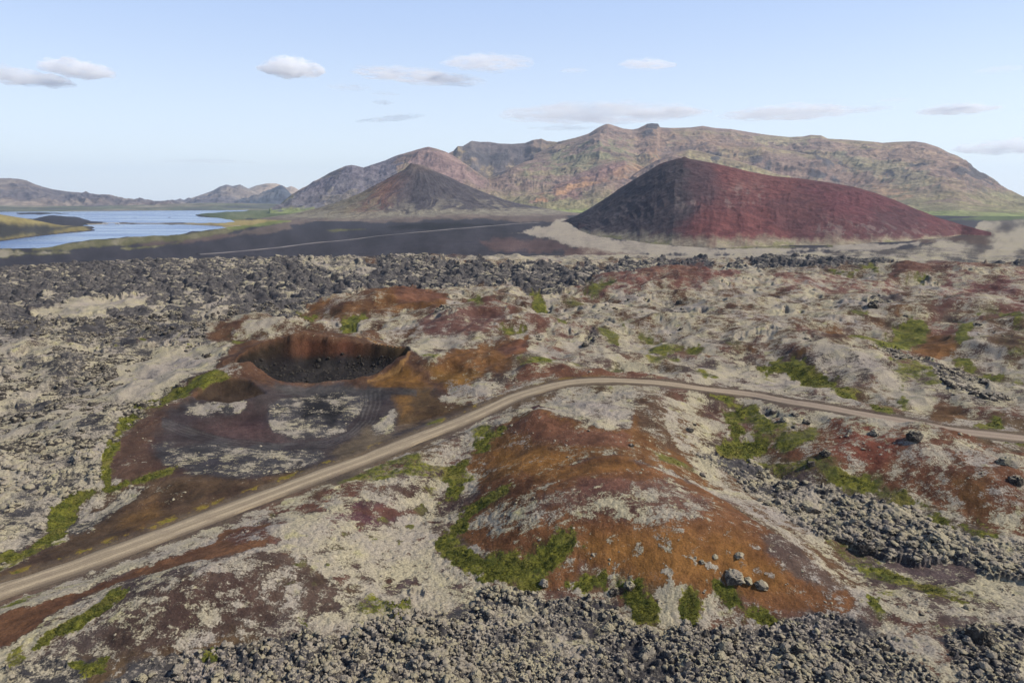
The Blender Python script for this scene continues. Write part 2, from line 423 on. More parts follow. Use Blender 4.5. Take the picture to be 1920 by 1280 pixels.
# lava fields
_sv = (soil.copy(), moss.copy(), lava.copy(), grass.copy())
LV = dict(l=.90, g=0, m=.24, col='rock')
paint([(-300,474),(0,479),(60,476),(150,474),(430,476),(560,485),(700,490),(760,481),(860,494),(1000,499),(1100,502),(1250,489),(1400,498),(1300,508),(1180,516),(1100,534),(1010,560),(960,536),(870,543),(780,546),(700,548),(620,565),(560,592),(600,625),(560,640),(510,620),(460,603),(390,628),(420,645),(380,650),(330,652),(260,640),(200,655),(100,645),(0,655),(-300,650)], soft=4, wob=9, **LV)
paint([(300,478),(560,486),(560,500),(400,520),(250,515),(150,500)], l=.8, m=.5, soft=8, wob=10, k=.75)
paint([(560,488),(660,492),(720,505),(690,520),(620,515)], l=.3, m=.8, soft=4, wob=6, k=.8)
paint([(700,485),(770,481),(850,492),(800,500),(720,500)], l=1, m=.55, soft=4, wob=5, k=.8)
paint([(-300,650),(0,655),(200,650),(380,650),(425,660),(420,690),(340,735),(270,778),(210,840),(190,900),(120,948),(80,1000),(40,1040),(-300,1180)], 'rock', l=.56, m=.74, g=0, soft=8, wob=12)
paint([(60,592),(130,572),(215,562),(290,558),(262,580),(150,602),(90,603)], 'tan', l=.08, m=.95, soft=4, wob=5)
paint([(330,560),(440,565),(420,600),(330,610),(290,585)], l=.8, m=.62, soft=9, wob=9, k=.8)
paint([(0,650),(90,640),(170,650),(180,665),(60,668),(0,672)], (.10,.07,.06), l=.3, m=.6, soft=5, wob=7, k=.8)
paint([(330,658),(440,650),(405,690),(300,740),(230,765),(130,752),(170,715),(240,690)], l=.12, m=.93, soft=7, wob=10)
paint([(330,662),(400,652),(440,655),(430,675),(350,680)], l=.2, m=.8, soft=5, wob=5, k=.8)
paint([(0,760),(120,745),(180,770),(140,800),(60,820),(0,815)], l=.9, m=.5, soft=7, wob=9, k=.8)
paint([(0,820),(90,830),(120,900),(60,960),(0,980)], l=.85, m=.62, soft=7, wob=9, k=.8)
paint([(130,700),(200,690),(230,720),(170,745),(100,735)], l=.8, m=.6, soft=7, wob=8, k=.7)
paint([(60,690),(160,672),(220,680),(150,700),(60,712)], l=.75, m=.62, soft=6, wob=7, k=.8)
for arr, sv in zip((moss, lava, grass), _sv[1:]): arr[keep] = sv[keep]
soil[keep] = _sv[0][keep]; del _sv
# right, behind
paint([(1400,486),(1480,476),(1560,484),(1700,492),(1640,503),(1560,506),(1420,504)], l=1, m=.35, col='rock', soft=3, wob=4)
paint([(1640,488),(1830,482),(1990,478),(1990,502),(1870,500),(1780,487),(1700,492)], l=1, m=.35, col='rock', soft=3, wob=4)
# right middle
paint([(1630,650),(1700,660),(1760,680),(1800,688),(1855,712),(1850,730),(1790,722),(1745,702),(1700,690),(1650,668)], l=.95, m=.42, col='rock', soft=5, wob=8)
paint([(1380,760),(1450,765),(1520,780),(1530,800),(1470,800),(1420,785)], l=.7, m=.75, soft=5, wob=6)
for q in ([(1690,565),(1640,558),(1600,572),(1640,580)], [(1110,630),(1085,642),(1110,655),(1125,640)], [(1240,568),(1270,572),(1285,590),(1250,585)], [(1800,730),(1860,735),(1900,750),(1840,765)]):
    paint(q, 'rock', l=.8, m=.5, soft=5, wob=6, k=.8)
# flow on the right
paint([(1305,850),(1340,850),(1390,868),(1430,885),(1560,925),(1650,940),(1720,958),(1760,990),(1850,1008),(1990,1030),(1990,1105),(1850,1085),(1790,1062),(1650,1052),(1560,1015),(1480,980),(1420,945),(1350,900)], l=1, m=.48, col='rock', soft=5, wob=6)
# foreground
paint([(140,1420),(180,1290),(260,1245),(380,1222),(470,1212),(560,1195),(640,1202),(720,1180),(800,1160),(880,1128),(920,1105),(960,1108),(1040,1128),(1130,1112),(1160,1140),(1190,1180),(1240,1190),(1290,1178),(1400,1182),(1470,1160),(1530,1135),(1600,1150),(1650,1190),(1700,1235),(1760,1275),(1800,1420)], l=.74, m=.62, g=0, col='rock', soft=8, wob=9)
paint([(700,1130),(780,1100),(860,1120),(830,1150),(740,1170)], l=.15, m=.95, soft=6, wob=6)
paint([(1760,1195),(1800,1180),(1900,1172),(1990,1180),(1990,1420),(1820,1420),(1800,1270)], l=.82, m=.5, g=0, col='rock', soft=6, wob=8)
paint([(-60,1290),(0,1245),(90,1235),(180,1240),(160,1290),(-60,1420)], l=.6, m=.7, col='rock', soft=8, wob=8)
for q in ([(620,1230),(700,1200),(760,1205),(700,1245)], [(900,1150),(1000,1130),(1030,1160),(950,1190)], [(1020,1180),(1120,1200),(1100,1240),(1020,1230)]): paint(q, l=.35, m=.93, soft=8, wob=9, k=.8)

EDGE = 1.8
# scoria and soil: behind the crater
paint([(555,596),(600,572),(680,552),(760,544),(845,560),(820,578),(740,588),(690,592),(640,602),(615,622),(590,625),(570,605)], 'rust', m=.25, l=0, soft=4, wob=6)
paint([(640,562),(700,552),(700,570),(620,590),(580,600)], 'brown', m=.35, soft=4, wob=5)
paint([(712,549),(760,545),(800,549),(852,563),(800,575),(748,572)], 'redrust', m=.03, soft=4, wob=4)
paint([(600,620),(640,600),(720,590),(780,588),(790,640),(740,640),(650,632)], 'brown', m=.62, soft=5, wob=6)
paint([(380,628),(420,606),(460,598),(520,600),(600,628),(560,636),(470,636),(400,640)], 'brown', m=.66, l=0, soft=4, wob=6)
paint([(380,636),(440,606),(470,600),(450,620),(410,640)], 'brown', m=.2, soft=3, wob=4)
paint([(740,600),(800,582),(870,568),(940,562),(985,590),(960,600),(900,604),(840,590)], 'brown', m=.42, soft=4, wob=5)
paint([(775,605),(815,580),(850,572),(900,578),(945,590),(955,612),(900,640),(850,655),(800,640)], (.150,.076,.060), m=.34, soft=5, wob=5)
paint([(775,640),(850,640),(920,640),(960,655),(880,668),(800,665)], 'purple', m=.72, soft=5, wob=7)
paint([(870,566),(930,563),(970,585),(960,605),(900,590)], 'red', m=.35, soft=4, wob=5)
paint([(980,600),(1060,605),(1110,625),(1060,640),(980,630)], 'red', m=.45, soft=4, wob=6)
paint([(800,690),(850,668),(900,650),(990,632),(985,668),(960,690),(900,708),(830,715)], 'rust', m=.16, soft=5, wob=7)
paint([(930,650),(990,636),(984,665),(950,680)], 'redrust', m=.02, soft=4, wob=4)
paint([(770,680),(830,690),(900,700),(880,730),(820,740),(780,715)], 'ochre', m=.25, soft=6, wob=7)
# crater hill
paint([(270,770),(330,730),(400,690),(450,655),(490,642),(600,631),(700,634),(760,655),(800,690),(860,740),(800,770),(640,770),(400,770)], 'brown', m=.14, l=0, soft=5, wob=6)
paint([(330,730),(400,700),(455,668),(455,712),(380,735),(300,765)], 'brown', m=.48, soft=4, wob=7)
paint([(590,628),(700,630),(760,648),(800,680),(780,690),(740,650),(660,638)], 'brown', m=.3, soft=3, wob=3)
# the yard
paint([(195,900),(205,850),(235,805),(290,768),(340,750),(410,738),(470,722),(700,724),(800,724),(880,745),(900,770),(850,800),(700,862),(600,890),(450,905),(300,905)], (.056,.044,.042), m=.06, l=0, soft=4, wob=6)
paint([(190,905),(198,860),(225,812),(275,772),(310,770),(300,800),(290,850),(360,885),(330,905)], (.085,.049,.034), m=.14, soft=8, wob=8)
paint([(420,770),(540,790),(520,830),(440,830),(380,800)], (.075,.045,.042), m=.06, soft=14, wob=10)
paint([(500,728),(600,722),(800,726),(800,745),(700,752),(600,745)], 'gravel', m=0, soft=5, wob=5)
paint([(495,792),(508,765),(540,748),(600,740),(660,742),(690,748),(676,775),(650,800),(620,818),(560,822),(512,812)], 'rock', m=.54, soft=4, wob=6)
paint([(560,745),(640,742),(655,768),(620,790),(570,782)], 'black', m=.35, soft=6, wob=9)
paint([(350,762),(380,757),(450,752),(455,765),(430,778),(380,775)], 'rock', m=.80, soft=4, wob=6)
paint([(280,830),(330,835),(400,832),(500,840),(590,848),(610,858),(560,880),(460,895),(360,888),(310,868)], 'rock', m=.52, soft=5, wob=9)
paint([(560,880),(460,905),(560,905),(620,885)], 'dark', m=.3, soft=6, wob=9)
paint([(715,785),(738,772),(750,780),(735,805),(700,818),(690,812)], 'rock', m=.85, soft=3, wob=5)
paint([(695,722),(735,700),(765,688),(790,700),(808,722),(770,735),(715,732)], (.19,.095,.027), m=.02, soft=4, wob=4)
paint([(735,735),(800,735),(870,745),(895,765),(850,782),(800,795),(750,805),(740,785),(765,765)], (.09,.055,.026), m=.06, soft=6, wob=7)
paint([(738,748),(768,742),(775,770),(755,778)], 'ochre', m=0, soft=6, wob=5, k=.7)
paint([(820,745),(900,720),(960,725),(960,740),(900,755),(850,765)], 'brown', m=.70, soft=4, wob=8)
for q in ([(640,905),(560,905),(500,900),(640,880),(760,830),(830,800),(880,790),(840,812),(740,850)],): paint(q, (.12,.095,.065), m=.08, soft=5, wob=4)
EDGE = 1.0
for k in range(9):   # wheel-turned arcs in the yard
    o = (k - 4) * 4.2; lum = (.105,.097,.090) if k % 2 else (.040,.036,.036)
    stroke([(700 + o,735),(700 + o,760),(690 + o,790),(660 + o * .8,815),(610 + o * .4,834 + o * .3),(520,840 + o * .4),(420,828 + o * .5),(340,805 + o * .6),(305,790 + o * .5)], 1.1, col=lum, soft=1.4, wob=1.2, k=.6, m=.01)
    stroke([(520 + o,740 - o * .1),(600,730 + o * .3),(700,733 + o * .3),(780,738 + o * .3)], 1.0, col=lum, soft=1.3, wob=1.2, k=.5)
    stroke([(660,822 + o * .4),(720,815 + o * .6),(790,800 + o * .7),(840,790 + o * .6)], 1.0, col=(.15,.12,.085), soft=1.6, wob=1.5, k=.5)
paint([(620,850),(690,800),(740,820),(700,850),(640,870)], (.13,.098,.06), m=.02, soft=8, wob=6, k=.7)
EDGE = 1.35
# green rims
for q in ([(196,910),(190,880),(205,840),(225,790),(262,755),(330,722),(385,705),(440,712),(430,722),(380,735),(320,752),(268,775),(225,815),(208,860),(210,900)],
          [(80,1000),(95,950),(130,925),(200,905),(240,898),(230,908),(170,928),(140,950),(130,990),(95,1020),(30,1045),(-20,1060),(-20,1045),(50,1025)],
          [(215,905),(250,895),(300,880),(335,880),(330,890),(270,902)], [(640,600),(685,596),(690,600),(660,628),(640,632)], [(555,590),(590,588),(600,600),(585,615),(565,600)]):
    paint(q, (.10,.075,.03), g=.82, m=.2, soft=4, wob=6)
paint([(225,845),(205,860),(200,890),(195,900),(188,890),(194,860),(215,820)], g=.8, soft=3, wob=3)
# bank left of the road
paint([(-60,1110),(0,1070),(60,1040),(130,1000),(170,940),(230,912),(330,893),(480,900),(600,885),(520,915),(440,955),(300,1008),(150,1062),(0,1120)], (.088,.055,.032), m=.10, l=0, soft=5, wob=6)
paint([(230,960),(290,930),(310,960),(270,990),(230,985)], 'ochre', m=.03, soft=14, wob=8, k=.45)
paint([(125,985),(160,955),(215,925),(268,908),(255,928),(205,955),(170,985),(140,996)], 'rock', m=.75, soft=3, wob=7)
paint([(300,915),(350,905),(340,935),(310,940)], m=.45, soft=6, wob=9)
# right of the road at the left
paint([(-20,1160),(40,1138),(120,1092),(250,1040),(420,985),(400,1008),(330,1035),(230,1078),(120,1118),(50,1150)], 'purple', m=.83, l=0, soft=3, wob=4)
paint([(-60,1230),(-60,1175),(20,1150),(110,1128),(230,1085),(330,1045),(400,1012),(420,988),(500,975),(530,985),(505,1020),(440,1040),(350,1058),(260,1088),(190,1112),(90,1160),(30,1215)], (.14,.068,.034), m=.08, soft=3, wob=5)
paint([(420,1000),(460,982),(520,985),(520,1005),(440,1020)], 'red', m=.35, soft=4, wob=5)
paint([(180,1200),(240,1150),(330,1090),(420,1050),(510,1020),(545,1045),(560,1060),(640,1095),(655,1125),(600,1160),(520,1170),(440,1190),(350,1222),(240,1235)], (.094,.063,.049), m=.46, soft=8, wob=12)
paint([(300,1120),(420,1075),(500,1090),(520,1130),(440,1165),(330,1175)], (.084,.053,.041), m=.32, soft=14, wob=14)
paint([(-40,1260),(20,1210),(110,1170),(190,1125),(230,1110),(210,1140),(170,1180),(100,1215),(60,1240)], 'brown', m=.85, soft=5, wob=7)
paint([(60,1222),(95,1185),(160,1155),(205,1122),(243,1108),(238,1128),(205,1150),(170,1170),(110,1208)], g=.95, soft=4, wob=5)
for q in ([(0,1240),(40,1215),(60,1240),(20,1262)], [(130,1245),(200,1240),(210,1270),(150,1280)], [(380,1225),(410,1215),(400,1250),(380,1250)], [(560,1165),(580,1160),(575,1180)], [(200,1130),(210,1110),(235,1105),(230,1125)]): paint(q, g=.8, soft=5, wob=6, k=.8)
# moss hill in the middle
paint([(500,985),(560,960),(700,930),(800,930),(830,960),(800,1060),(720,1110),(640,1100),(560,1050)], 'purple', m=.90, soft=8, wob=8)
paint([(600,968),(640,950),(720,942),(770,955),(720,985),(640,1005),(590,990)], (.15,.072,.075), m=.52, soft=7, wob=9)
paint([(660,955),(720,945),(790,952),(760,965),(690,968)], 'red', m=.3, soft=4, wob=6, k=.8)
paint([(560,1020),(600,1010),(640,1030),(600,1045),(570,1040)], 'purple', m=.6, soft=6, wob=8)
# dome
paint([(862,1000),(870,960),(900,920),(900,895),(1000,875),(1150,858),(1250,895),(1330,925),(1400,965),(1480,1010),(1560,1068),(1610,1120),(1590,1150),(1520,1140),(1450,1150),(1400,1125),(1350,1090),(1330,1130),(1275,1110),(1240,1105),(1180,1085),(1140,1080),(1090,1060),(1080,1100),(1000,1100),(960,1060),(900,1030)], (.17,.078,.034), m=.20, l=0, soft=4, wob=6)
paint([(1080,1010),(1200,1000),(1400,1010),(1480,1060),(1450,1110),(1350,1100),(1240,1105),(1150,1075),(1090,1050)], 'orange', m=.07, soft=20, wob=12, k=.8)
paint([(1100,870),(1180,862),(1200,885),(1000,905),(1000,885)], 'orange', m=.2, soft=8, wob=8, k=.7)
paint([(1040,925),(1150,905),(1260,905),(1330,940),(1310,975),(1180,985),(1060,970),(985,985),(960,960)], (.145,.078,.056), m=.46, soft=10, wob=12)
paint([(1090,905),(1180,900),(1180,925),(1080,930)], 'red', m=.15, soft=7, wob=7)
for _i in range(64):   # wind-combed moss streaks on the dome
    u = (_i * 0.7548776662) % 1; v = (_i * 0.5698402909) % 1; sx = 890 + 620 * u; sy = 905 + 170 * v; ln = 12 + 24 * ((_i * .37) % 1)
    stroke([(sx, sy), (sx + ln * (.9 if sx > 1200 else .8), sy + ln * (.30 if sx > 1200 else -.42))], 1.0 + 1.6 * ((_i * .21) % 1), m=.62, soft=2.2, wob=4.5, k=.75)
paint([(880,960),(960,920),(1040,905),(1040,960),(960,1010),(880,1000)], m=.5, soft=8, wob=12)
paint([(1430,1000),(1480,1000),(1540,1050),(1590,1100),(1560,1110),(1500,1080),(1440,1050)], 'purple', m=.5, soft=6, wob=8)
paint([(1200,1180),(1230,1105),(1260,1090),(1290,1110),(1270,1150),(1280,1180)], m=.93, soft=4, wob=5)
# ridge behind
paint([(870,880),(900,840),(960,790),(1010,775),(1100,795),(1180,800),(1200,745),(1240,752),(1262,800),(1300,860),(1400,950),(1350,925),(1250,890),(1150,855),(1000,878),(910,900)], 'rust', m=.26, l=0, soft=4, wob=7)
paint([(930,812),(1010,785),(1090,800),(1180,815),(1180,845),(1090,838),(1000,830)], 'redrust', m=.16, soft=6, wob=6)
paint([(930,855),(1020,845),(1100,860),(1020,885),(930,890)], 'orange', m=.25, soft=8, wob=7)
paint([(990,762),(1040,745),(1100,732),(1190,728),(1192,755),(1180,785),(1140,806),(1100,795),(1050,782),(985,778)], 'purple', m=.86, l=0, soft=3, wob=6)
paint([(1190,735),(1235,742),(1262,775),(1270,810),(1310,868),(1250,835),(1205,800),(1185,770)], (.085,.055,.036), m=.30, soft=9, wob=11, k=.85)
paint([(985,765),(1010,755),(1045,765),(1020,772)], (.08,.04,.035), m=.05, soft=2, wob=3)
paint([(1255,745),(1320,775),(1350,830),(1305,850),(1420,940),(1560,1030),(1620,1100),(1600,1110),(1480,1010),(1380,945),(1300,880),(1250,800)], (.15,.085,.045), m=.66, l=0, soft=5, wob=9)
# right hill
paint([(1440,850),(1480,812),(1530,790),(1620,800),(1700,808),(1800,822),(1900,850),(1990,860),(1990,1010),(1860,1000),(1740,955),(1640,935),(1540,900)], (.16,.072,.038), m=.48, l=0, soft=5, wob=8)
paint([(1560,800),(1660,805),(1700,850),(1620,880),(1560,850)], (.19,.065,.04), m=.42, soft=9, wob=9)
paint([(1690,830),(1780,840),(1780,880),(1700,880)], 'red', m=.4, soft=9, wob=9)
paint([(1780,900),(1850,900),(1860,960),(1790,960)], 'rust', m=.25, soft=9, wob=9)
# mid right
paint([(1075,545),(1110,530),(1160,515),(1250,503),(1350,508),(1400,528),(1330,545),(1240,545),(1150,555),(1100,565)], (.17,.075,.058), m=.38, l=0, soft=5, wob=7)
paint([(1200,512),(1250,505),(1320,508),(1300,528),(1230,530)], 'red', m=.22, soft=5, wob=5)
paint([(1400,530),(1480,515),(1560,522),(1690,535),(1680,560),(1600,560),(1500,552)], (.17,.078,.06), m=.48, l=0, soft=6, wob=8)
paint([(1648,522),(1700,498),(1760,489),(1830,496),(1865,515),(1800,522),(1740,520),(1690,530)], 'red', m=.25, l=0, soft=4, wob=5)
paint([(1740,535),(1830,520),(1990,515),(1990,560),(1860,560),(1780,560)], (.17,.07,.06), m=.45, l=0, soft=6, wob=8)
paint([(1730,600),(1760,575),(1850,565),(1990,570),(1990,600),(1850,612),(1790,640),(1740,640)], (.165,.075,.055), m=.36, l=0, soft=6, wob=9)
paint([(1708,640),(1740,630),(1790,640),(1800,665),(1760,670),(1712,655)], 'rust', m=.10, soft=4, wob=5)
paint([(1850,640),(1900,612),(1990,592),(1990,690),(1880,690)], (.10,.06,.035), m=.35, g=.35, soft=6, wob=8)
paint([(1480,672),(1505,662),(1510,672),(1488,692)], 'ochre', m=.1, soft=3, wob=3)
paint([(1740,770),(1770,752),(1800,765),(1815,785),(1780,795),(1745,790)], (.15,.085,.04), m=.15, soft=4, wob=5)
paint([(1400,560),(1500,575),(1480,600),(1380,590)], 'brown', m=.72, soft=6, wob=8)
paint([(1300,630),(1400,640),(1470,660),(1520,690),(1420,680),(1330,665)], (.08,.06,.055), m=.62, soft=8, wob=10)
paint([(1520,655),(1600,665),(1650,700),(1600,730),(1530,700)], (.08,.065,.06), m=.66, soft=8, wob=10)
paint([(990,690),(1100,690),(1200,695),(1290,708),(1300,716),(1130,706),(1000,712),(930,740),(900,742)], (.15,.07,.042), m=.25, l=0, soft=4, wob=4)
paint([(1640,1058),(1720,1052),(1800,1062),(1850,1085),(1800,1092),(1720,1088)], (.10,.072,.068), m=.25, soft=4, wob=5)
paint([(1290,560),(1330,565),(1300,600),(1200,590)], m=.72, soft=8, wob=9)
paint([(1180,690),(1290,705),(1350,725),(1250,712)], m=.9, soft=4, wob=6)
for _i in range(34):   # scattered bare and green scraps in the moss of the right-hand hills
    sx = 1050 + 850 * ((_i * 0.618) % 1); sy = 560 + 130 * ((_i * 0.377 + .2) % 1); w = 12 + 22 * ((_i * 0.83) % 1); h = w * .28
    paint([(sx - w, sy), (sx, sy - h), (sx + w, sy + h * .3), (sx, sy + h)], ('red', 'brown', 'rust', 'olive', 'purple')[_i % 5], m=.25 + .3 * ((_i * .47) % 1), g=(.6 if _i % 5 == 3 else 0), soft=4, wob=7, k=.8)
# small bushes of crowberry and bare scraps in the moss apron
for _i in range(46):
    u = (_i * 0.7548776662) % 1; v = (_i * 0.5698402909) % 1
    sx = 500 + 330 * u; sy = 900 + 200 * v; w = 5 + 9 * ((_i * .31) % 1); h = w * .4
    if 820 < sx: continue
    paint([(sx - w, sy), (sx, sy - h), (sx + w, sy), (sx, sy + h)], ('brown', 'olive', 'red')[_i % 3], m=.25, g=(.6 if _i % 3 == 1 else 0), soft=3.5, wob=8, k=.75)
# green gullies
for q in ([(820,942),(838,905),(858,870),(885,862),(870,885),(868,915),(845,935)], [(885,848),(905,828),(942,815),(940,828),(905,850)],
          [(815,1010),(845,985),(868,955),(905,935),(950,908),(955,925),(915,950),(880,975),(862,1000),(880,1030),(930,1035),(985,1035),(1050,1000),(1085,1002),(1090,1025),(1045,1055),(1020,1090),(985,1110),(930,1090),(880,1075),(838,1050),(818,1030)],
          [(1065,1098),(1100,1068),(1135,1075),(1140,1105),(1100,1118)], [(1165,1118),(1195,1098),(1228,1115),(1235,1150),(1242,1182),(1205,1172),(1178,1142)],
          [(1280,1110),(1300,1108),(1318,1140),(1300,1178),(1275,1165)], [(1338,1092),(1375,1098),(1400,1130),(1460,1165),(1430,1172),(1375,1152),(1345,1130)],
          [(1315,742),(1365,738),(1380,752),(1415,775),(1390,785),(1345,768)], [(1325,838),(1365,832),(1366,800),(1378,800),(1392,828),(1440,842),(1425,868),(1385,872),(1345,858)],
          [(1412,692),(1440,680),(1485,683),(1500,698),(1560,712),(1600,735),(1620,752),(1585,745),(1500,712),(1425,700)],
          [(1625,762),(1660,768),(1690,780),(1640,775)], [(1660,648),(1672,615),(1715,600),(1742,600),(1735,628),(1700,648)], [(1735,965),(1780,968),(1850,1000),(1890,1020),(1820,1005),(1750,985)], [(1840,795),(1870,790),(1880,802),(1820,803)],
          [(1710,1102),(1740,1102),(1810,1128),(1820,1140),(1760,1125)], [(1000,552),(1012,560),(1022,588),(1005,588),(1000,570)], [(930,622),(960,616),(985,620),(960,632),(938,632)], [(430,628),(450,640),(490,638),(480,645),(440,645)],
          [(1900,828),(1950,832),(1950,842),(1910,838)], [(1560,510),(1660,505),(1640,525),(1632,518)], [(1800,612),(1900,598),(1900,604),(1830,625),(1800,660),(1830,690),(1870,700),(1840,705),(1790,680),(1790,640)]):
    paint(q, (.09,.07,.03), g=.84, m=.35, l=0, soft=8, wob=10)
for q in ([(1090,548),(1140,540),(1120,555)], [(1100,532),(1150,528),(1130,537)], [(1160,605),(1195,600),(1185,625),(1165,625)], [(1200,628),(1250,635),(1225,642)], [(1120,625),(1170,640),(1150,650)], [(1590,590),(1640,585),(1620,605),(1595,600)], [(1690,525),(1750,520),(1740,530)], [(640,905),(700,880),(760,860),(700,888)],
          [(795,800),(825,790),(830,800)], [(900,765),(920,756),(922,765),(900,772)], [(1470,870),(1560,868),(1660,915),(1740,950),(1650,945),(1560,905)], [(1450,830),(1530,800),(1540,820),(1470,860)], [(1620,1120),(1660,1110),(1650,1160)], [(1215,840),(1290,870),(1300,880),(1240,870)], [(880,560),(905,558),(900,566)], [(1310,700),(1350,712),(1320,720)],
          [(1040,600),(1070,620),(1050,615)], [(1690,700),(1700,720),(1695,770),(1685,740)], [(1410,770),(1450,800),(1440,830),(1400,800)]):
    paint(q, 'olive', g=.60, l=0, soft=5, wob=8)
# pit and alcove insides (by shape)
pw = pitw[..., None]; az = (T * 1280)
deep = ss(3.6, .6, MC + 0.9 * WARP)
redb = (ss(-440, -380, az) * ss(-230, -320, az) * ss(1.2, 3.2, MC)).astype(f32)
pitc = np.array((.030,.021,.014), f32) + np.array((.060,.017,.007), f32) * redb[..., None] + np.array((.030,.018,.004), f32) * (ss(-300, -160, az) * ss(1.5, 4, MC))[..., None]
pitc = pitc * (1 - deep[..., None]) + np.array((.024,.021,.020), f32) * deep[..., None]
pitc = pitc * (1 + .5 * perlin(X / 5, Y / 9, 66) + .3 * perlin(X / 2.1, Y / 6, 67))[..., None].clip(.4, 2)
soil[:] += (pitc.astype(f32) - soil) * pw; moss *= 1 - pitw; grass *= 1 - pitw; lava *= 1 - pitw
soil[:] += (np.array((.045,.030,.02), f32) - soil) * alcw[..., None]; moss *= 1 - alcw; grass *= 1 - alcw

calm = np.zeros(R.shape, f32)
_sl, _w = mask_of([(205,905),(215,850),(250,805),(310,770),(420,745),(500,722),(700,722),(830,728),(900,765),(850,800),(700,862),(600,890),(450,905),(300,905)], 22, 4); calm[_sl] = _w
# patchiness: moss, grass and lava thin out and thicken in clumps of many sizes
nA = fbm(X, Y, 17, 3, .6, 81, G.cell); nB = fbm(X, Y, 4.2, 3, .6, 91, G.cell); nS = fbm(QX, QY * 1.6, 46, 4, .62, 95)
lava = np.where((lava > .02), ss(-.34, .34, (lava - .5) * 1.25 + nA * .50 + nB * .38 + nS * .45), lava).astype(f32)
moss = np.clip(moss * .84 + .07 * ss(.08, .2, moss) + lava * (nA * .30 + nS * .22) + (nA * .20 + nB * .20 + nS * .26) * np.clip(moss * 3, 0, 1) * (1 - .3 * lava), 0, 1).astype(f32)
grass = np.clip(grass * .95 + (nB * .14 + nS * .16) * np.clip(grass * 3, 0, 1), 0, 1).astype(f32)
soil *= .86
soil *= (1 + .30 * nS + .22 * nA)[..., None].clip(.5, 1.7)
_s, _m = mask_of([(690,716),(720,704),(748,692),(764,674),(766,662),(750,650),(715,640),(670,636)], 1.5, 2, closed=False, width=2.2)
soil[_s] += (np.array((.24,.13,.045), f32) - soil[_s]) * (_m * (1 - pitw[_s]) * .8)[..., None]
# ------------------------------------------------------------------ road line
ROADPX = [(-160,1180),(-60,1134),(0,1108),(150,1058),(300,1003),(470,940),(640,876),(800,814),(900,774),(960,746),(1000,733),(1060,718),(1130,712),(1210,715),(1300,725),(1400,740),(1500,755),(1600,773),(1700,791),(1800,808),(1920,822),(2050,838)]
def road_xy():
    P = []
    for x, y in ROADPX:
        th, r = G.at(x, y); P.append((r * math.sin(th), r * math.cos(th)))
    return catmull(P, 10)
RD = road_xy()
_d = np.r_[0, np.cumsum(np.hypot(*np.diff(RD, axis=0).T))]
n = int(_d[-1] / 0.8); RD = np.stack([np.interp(np.linspace(0, _d[-1], n), _d, RD[:, k]) for k in (0, 1)], 1)
for _ in range(6): RD[1:-1] = (RD[:-2] + 2 * RD[1:-1] + RD[2:]) / 4
RZ = macro(np.arctan2(RD[:, 0], RD[:, 1]), np.hypot(RD[:, 0], RD[:, 1]))
for _ in range(60): RZ[1:-1] = (RZ[:-2] + 2 * RZ[1:-1] + RZ[2:]) / 4
RT = np.gradient(RD, axis=0); RT /= np.linalg.norm(RT, axis=1)[:, None]; RN = np.stack([RT[:, 1], -RT[:, 0]], 1)   # to the right of travel
# distance of the land to the road
rd = np.full(R.shape, 99., f32); rz = np.zeros(R.shape, f32); side = np.zeros(R.shape, f32)
bx = (X > RD[:, 0].min() - 15) & (X < RD[:, 0].max() + 15) & (Y > RD[:, 1].min() - 15) & (Y < RD[:, 1].max() + 15) & (R < 260)
ii = np.where(bx.ravel())[0]
xr = X.ravel()[ii]; yr = Y.ravel()[ii]
# coarse search through the road points, chunked
best = np.full(len(ii), 1e9); bi = np.zeros(len(ii), int)
for k in range(0, n, 6):
    d = (xr - RD[k, 0]) ** 2 + (yr - RD[k, 1]) ** 2; b = d < best; best[b] = d[b]; bi[b] = k
sel = best < 16 ** 2
ii = ii[sel]; xr = xr[sel]; yr = yr[sel]; bi = bi[sel]; best = best[sel]
b0 = bi.copy()
for dk in range(-5, 6):
    k = np.clip(b0 + dk, 0, n - 1); d = (xr - RD[k, 0]) ** 2 + (yr - RD[k, 1]) ** 2; b = d < best; best[b] = d[b]; bi[b] = k[b]
off = (xr - RD[bi, 0]) * RN[bi, 0] + (yr - RD[bi, 1]) * RN[bi, 1]
rd.ravel()[ii] = np.abs(off); rz.ravel()[ii] = RZ[bi]; side.ravel()[ii] = np.sign(off)
HALF = 2.25
near = (1 - ss(HALF + .3, HALF + 5.5, rd)).astype(f32)
bed = (1 - ss(HALF - .35, HALF + .5, rd)).astype(f32)
wr = rd + WARP * 0.9
shoulder = (1 - ss(HALF + .2, HALF + 2.2, wr)).astype(f32)
soil += (np.array((.105,.080,.055), f32) - soil) * (shoulder * .9)[..., None]
moss *= 1 - shoulder * .92; grass *= 1 - shoulder; lava *= 1 - (1 - ss(HALF + 1, HALF + 6, rd))
verge = (ss(HALF + .9, HALF + 1.6, wr) * (1 - ss(HALF + 2.0, HALF + 3.2, wr)) * (side < 0) * ss(30, -10, X) * ss(.05, .5, WARP)).astype(f32)
soil += (np.array((.24,.17,.03), f32) - soil) * (verge * .9)[..., None]; grass = np.maximum(grass, verge * .45)
grass *= ss(60, 75, R) * 0 + 1

